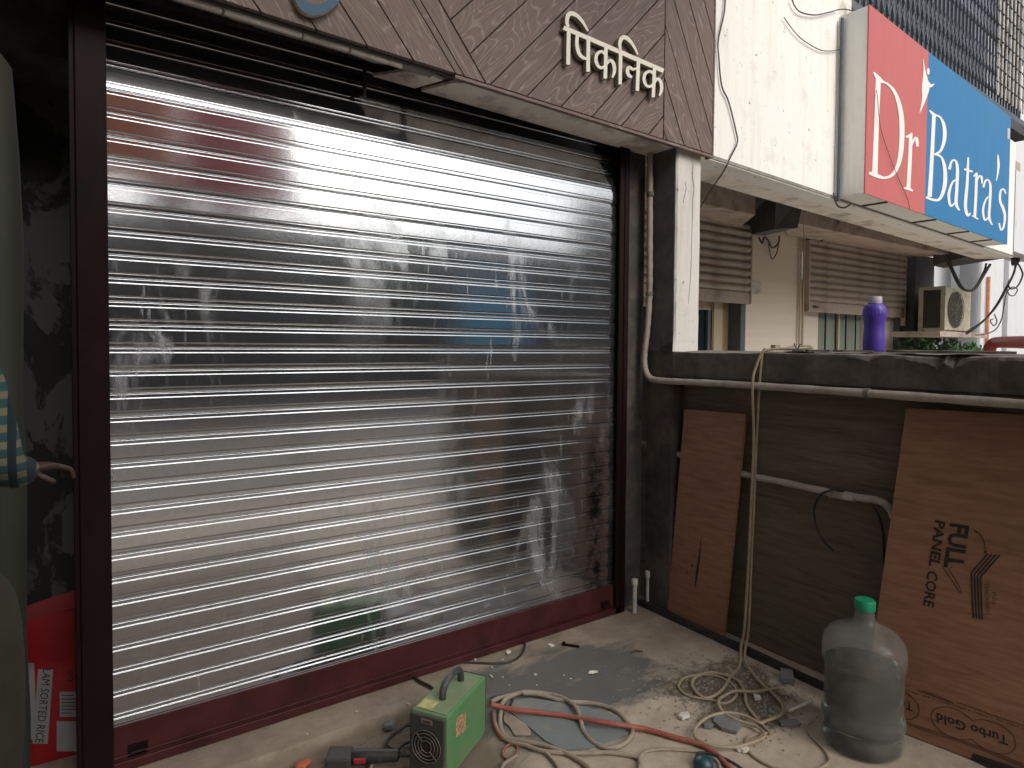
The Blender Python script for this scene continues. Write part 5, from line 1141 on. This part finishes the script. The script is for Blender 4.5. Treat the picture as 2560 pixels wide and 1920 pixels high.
# ------------------------------------------------------------------ sack
sk_ = thing('rice_sack', 'red printed rice sack standing against the dark wall by the shutter', 'sack', (-.02, 2.725, -.02))
q = MB(); n = 40; rows = [(0, .95, .85), (.03, 1.0, 1.0), (.12, .98, 1.0), (.22, .97, .98), (.30, .93, .92), (.345, .90, .84), (.36, .95, .86), (.40, 1.02, .92), (.45, 1.12, .98), (.495, 1.20, 1.02), (.515, 1.22, 1.0)]
for (z, sx, sy) in rows:
    for k_ in range(n):
        a = 2*math.pi*k_/n; ca, sa = math.cos(a), math.sin(a); e = .62
        xx = math.copysign(abs(ca)**e, ca)*.150*sx; yy = math.copysign(abs(sa)**e, sa)*.095*sy
        wob = 1+.05*(fbm(k_*.45, z*16)-.5); q.v.append(Vector((-.025+xx*wob, 2.725+yy*wob, z-.02+.012*math.sin(a*2)*(z/.5)+(.05*(ca*.5+.2) if z > .44 else 0)*(z-.44)/.07)))
for i in range(len(rows)-1):
    for k_ in range(n):
        k2 = (k_+1) % n; q.f.append((i*n+k_, i*n+k2, (i+1)*n+k2, (i+1)*n+k_)); q.m.append(0)
o_ = (len(rows)-1)*n; b0 = len(q.v)
for k_ in range(n): p = q.v[o_+k_]; q.v.append(Vector((-.025+(p.x+.025)*.9, 2.725+(p.y-2.725)*.85, p.z-.06)))
for k_ in range(n): k2 = (k_+1) % n; q.f.append((o_+k_, o_+k2, b0+k2, b0+k_)); q.m.append(0)
q.f.append(tuple(b0+k_ for k_ in range(n))); q.m.append(0)
bag = put('bag', q, M['sackred'], sk_, smooth=True, sharp=60)
bvh = BVHTree.FromPolygons([tuple(v) for v in q.v], q.f)
def onbag(e):
    def f(x, y):
        d = ray(*cJ(x, y)).normalized(); h = bvh.ray_cast(CAM, d)
        return (h[0]-d*e) if h[0] is not None else onpl(*cJ(x, y), 1, 2.63)
    return f
def patch(x0, y0, x1, y1, e, name, mat, sk=0, nx_=6, ny_=10):
    q = MB(); f = onbag(e)
    for j in range(ny_+1):
        for i in range(nx_+1): q.v.append(f(x0+(x1-x0)*i/nx_+sk*(j/ny_), y0+(y1-y0)*j/ny_))
    for j in range(ny_):
        for i in range(nx_): a = j*(nx_+1)+i; q.f.append((a, a+1, a+nx_+2, a+nx_+1)); q.m.append(0)
    put(name, q, mat, sk_)
patch(152, 1265, 212, 1562, .003, 'print_band', M['sackwhite'], -22)
patch(108, 1240, 136, 1545, .003, 'print_band', M['sackwhite'], 12)
patch(238, 1355, 335, 1455, .003, 'white_print_box', M['sackwhite'])
patch(226, 1472, 335, 1592, .003, 'white_print_box', M['sackwhite'])
q = MB(); printtext(q, 'LAM SORTED RICE', (172, 1262), (140, 1556), (34, 4), onbag(.0055), .0); put('band_lettering', q, M['ink'], sk_)
q = MB(); printtext(q, 'SOR', (272, 1312), (372, 1312), (0, -42), onbag(.0055), .0); put('front_lettering', q, M['ink'], sk_)
q = MB(); random.seed(3)
for k_ in range(6): strokes(q, [([(244, 1370+14*k_), (244+random.uniform(40, 86), 1370+14*k_)], 3)], onbag(.0055), (0, .0005, 0), .0001)
put('text_lines', q, M['ink'], sk_)

# ------------------------------------------------------------------ person at the left edge
pe = thing('person', 'person in teal checked shirt and khaki trousers beside the dark wall', 'person', (-.40, 2.05, -.02))
def skinbody(name, joints, edges, mat, parent, sub=2):
    me = bpy.data.meshes.new(name); base = WB[parent.name]
    me.from_pydata([tuple(Vector(j[:3])-base) for j in joints], edges, []); me.materials.append(mat)
    o = bpy.data.objects.new(name, me); COL.objects.link(o); o.parent = parent
    md = o.modifiers.new('skin', 'SKIN'); md.use_smooth_shade = True
    for i, sv in enumerate(me.skin_vertices[0].data if me.skin_vertices else []): pass
    if not me.skin_vertices: me.attributes.new('skin', 'FLOAT', 'POINT')
    for i, j in enumerate(joints):
        me.skin_vertices[0].data[i].radius = (j[3], j[4] if len(j) > 4 else j[3])
    me.skin_vertices[0].data[0].use_root = True
    s2 = o.modifiers.new('sub', 'SUBSURF'); s2.levels = sub; s2.render_levels = sub
    return o
X_, Y_ = -.315, 2.02
try:
    # clothed torso and arms; trousers; head; hands
    J = [(X_+.055, Y_, .88, .135, .10), (X_+.04, Y_, 1.02, .125, .095), (X_, Y_, 1.20, .145, .10), (X_-.02, Y_, 1.34, .125, .085), (X_+.13, Y_-.03, 1.37, .062), (X_+.165, Y_-.08, 1.24, .052), (X_+.185, Y_-.10, 1.125, .050), (X_+.205, Y_-.02, 1.095, .044), (X_+.222, Y_+.07, 1.092, .040), (X_-.13, Y_+.03, 1.37, .062), (X_-.16, Y_+.04, 1.12, .050), (X_-.10, Y_-.10, .98, .042)]
    skinbody('shirt', J, [(0, 1), (1, 2), (2, 3), (3, 4), (4, 5), (5, 6), (6, 7), (7, 8), (3, 9), (9, 10), (10, 11)], M['check'], pe)
    J = [(X_+.05, Y_, .90, .13, .10), (X_+.05, Y_, .82, .14, .11), (X_+.14, Y_-.02, .72, .092), (X_+.155, Y_-.03, .46, .070), (X_+.14, Y_, .10, .055), (X_-.06, Y_+.02, .72, .092), (X_-.11, Y_+.02, .46, .066), (X_-.11, Y_+.05, .10, .050)]
    skinbody('trousers', J, [(0, 1), (1, 2), (2, 3), (3, 4), (1, 5), (5, 6), (6, 7)], M['trouser'], pe)
    J = [(X_, Y_, 1.37, .055), (X_, Y_+.01, 1.45, .052), (X_+.01, Y_+.02, 1.54, .078, .088), (X_+.01, Y_+.02, 1.62, .074, .084), (X_+.095, Y_+.03, 1.55, .014)]
    skinbody('head', J, [(0, 1), (1, 2), (2, 3), (2, 4)], M['skin'], pe)
    q = MB(); q.lathe([(.094, .0), (.096, .03), (.084, .07), (.055, .095), (.015, .105)], (X_+.005, Y_+.03, 1.585), 20); put('hair', q, M['hair'], pe, smooth=True)
    hx, hy, hz = X_+.215, Y_+.095, 1.090
    J = [(hx-.02, hy, hz, .022, .026), (hx+.03, hy+.02, hz-.004, .030, .014), (hx+.06, hy+.04, hz-.008, .026, .012)]
    E_ = [(0, 1), (1, 2)]
    for k_ in range(4):
        o_ = len(J); off = (-.024+.016*k_); l = (.07, .08, .075, .06)[k_]
        J += [(hx+.065-off*.4, hy+.042+off*.6, hz-.006, .0085), (hx+.065+l*.45-off*.4, hy+.055+off*.6, hz-.022, .008), (hx+.06+l*.6-off*.4, hy+.06+off*.6, hz-.05, .007)]
        E_ += [(2, o_), (o_, o_+1), (o_+1, o_+2)]
    o_ = len(J); J += [(hx+.02, hy-.012, hz-.012, .010), (hx+.05, hy-.022, hz-.03, .009), (hx+.072, hy-.016, hz-.045, .008)]; E_ += [(0, o_), (o_, o_+1), (o_+1, o_+2)]
    skinbody('hand', J, E_, M['skin'], pe)
    for dx, dy in ((.11, 0), (-.11, .05)):
        J = [(X_+dx, Y_+dy, .09, .045), (X_+dx, Y_+dy+.01, .03, .044, .04), (X_+dx+.01, Y_+dy-.10, .018, .044, .030), (X_+dx+.01, Y_+dy-.17, .012, .036, .022)]
        skinbody('shoe', J, [(0, 1), (1, 2), (2, 3)], M['darkgrey'], pe)
except Exception as ex_:
    print('PERSON', ex_)

q = MB(); q.box((-.80, 1.0, 4.0), (2.80, 2.60, 4.15)); tag(put('shade_slab', q, M['dkconc'], loc=(1, 1.2, 4.0)), 'added unseen dark slab that shades the shop front from above', 'slab')  # overhead blocker added out of view to cut light from above
# =================================================================== STREET SIDE (seen in the polished slats)
for x0, x1, m_, lb in ((-3.0, 1.05, 'tarporange', 'orange cloth banner strung across the street side'), (1.06, 2.35, 'tarpred', 'red cloth banner strung next to the orange one')):
    q = MB(); nn = 14
    for i in range(nn+1):
        x = x0+(x1-x0)*i/nn; yo = -3.1+.06*math.sin(x*5)
        for z, dz in ((3.05, .05), (5.6, 0)): q.v += [Vector((x, yo, z+dz*math.sin(x*3))), Vector((x, yo-.012, z+dz*math.sin(x*3)))]
    for i in range(nn):
        a = i*4; b = a+4; q.f += [(a, b, b+2, a+2), (a+1, a+3, b+3, b+1), (a, a+1, b+1, b), (a+2, b+2, b+3, a+3)]; q.m += [0]*4
    tag(put('cloth_banner', q, M[m_], loc=((x0+x1)/2, -3.1, 3.0)), lb, 'banner')
for x in (-3.05, 2.40):
    q = MB(); q.tube([(x, -3.1, -.12), (x, -3.1, 5.7)], .035, 10); tag(put('banner_pole', q, M['gate'], loc=(x, -3.1, -.12)), 'steel pole at the free end of the orange banner' if x < 0 else 'steel pole at the free end of the red banner', 'pole', 'banner poles')
ob = thing('opposite_building', 'dark grey low building across the street', 'building', (6, -14, -.12))
q = MB(); q.box((-14, -18, -.12), (30, -14, 4.95)); put('wall', q, M['farwall'], ob)
for k_ in range(12):
    x = -11+3.3*k_; q = MB(); q.box((x, -13.99, .8), (x+1.6, -13.95, 2.6)); put('window', q, M['fardark'], ob)
q = MB(); q.box((9.3, -11.2, .9), (11.6, -11.1, 3.3)); t = tag(put('blue_hoarding', q, M['bluebanner'], loc=(9.2, -11.1, -.1)), 'blue hoarding on the far side of the street', 'hoarding')
def tree(x, y, h, r, n, label, seed):
    random.seed(seed); t = thing('street_tree', label, 'tree', (x, y, -.12), 'trees across the street')
    q = MB(); q.tube([(x, y, -.12), (x+.1, y, h*.35), (x, y+.1, h*.6)], [.22, .16, .10], 9)
    for k_ in range(6):
        a = k_*1.05; q.tube([(x, y, h*.45+.1*k_), (x+r*.5*math.cos(a), y+r*.5*math.sin(a), h*.7)], [.07, .02], 6)
    put('trunk', q, M['bark'], t)
    cl = [(random.gauss(0, r*.45), random.gauss(0, r*.45), h*.72+random.gauss(0, r*.3), random.uniform(.3, .6)*r*.7) for _ in range(16)]
    def fn():
        c = random.choice(cl); d = Vector((random.gauss(0, 1), random.gauss(0, 1), random.gauss(0, 1))).normalized()*c[3]*random.random()**.4; return Vector((x+c[0], y+c[1], c[2]))+d
    put('crown', leaves(n, fn, .16), M['treeleaf'], t)
tree(15.5, -11.5, 6.4, 2.6, 2600, 'broad dark green tree across the street', 21)
tree(2.5, -12.2, 5.0, 1.6, 1400, 'small dark green tree across the street', 22)
tree(8.2, -12.8, 4.9, 1.3, 1200, 'low bushy tree behind the blue hoarding', 23)
SC.render.film_transparent = False
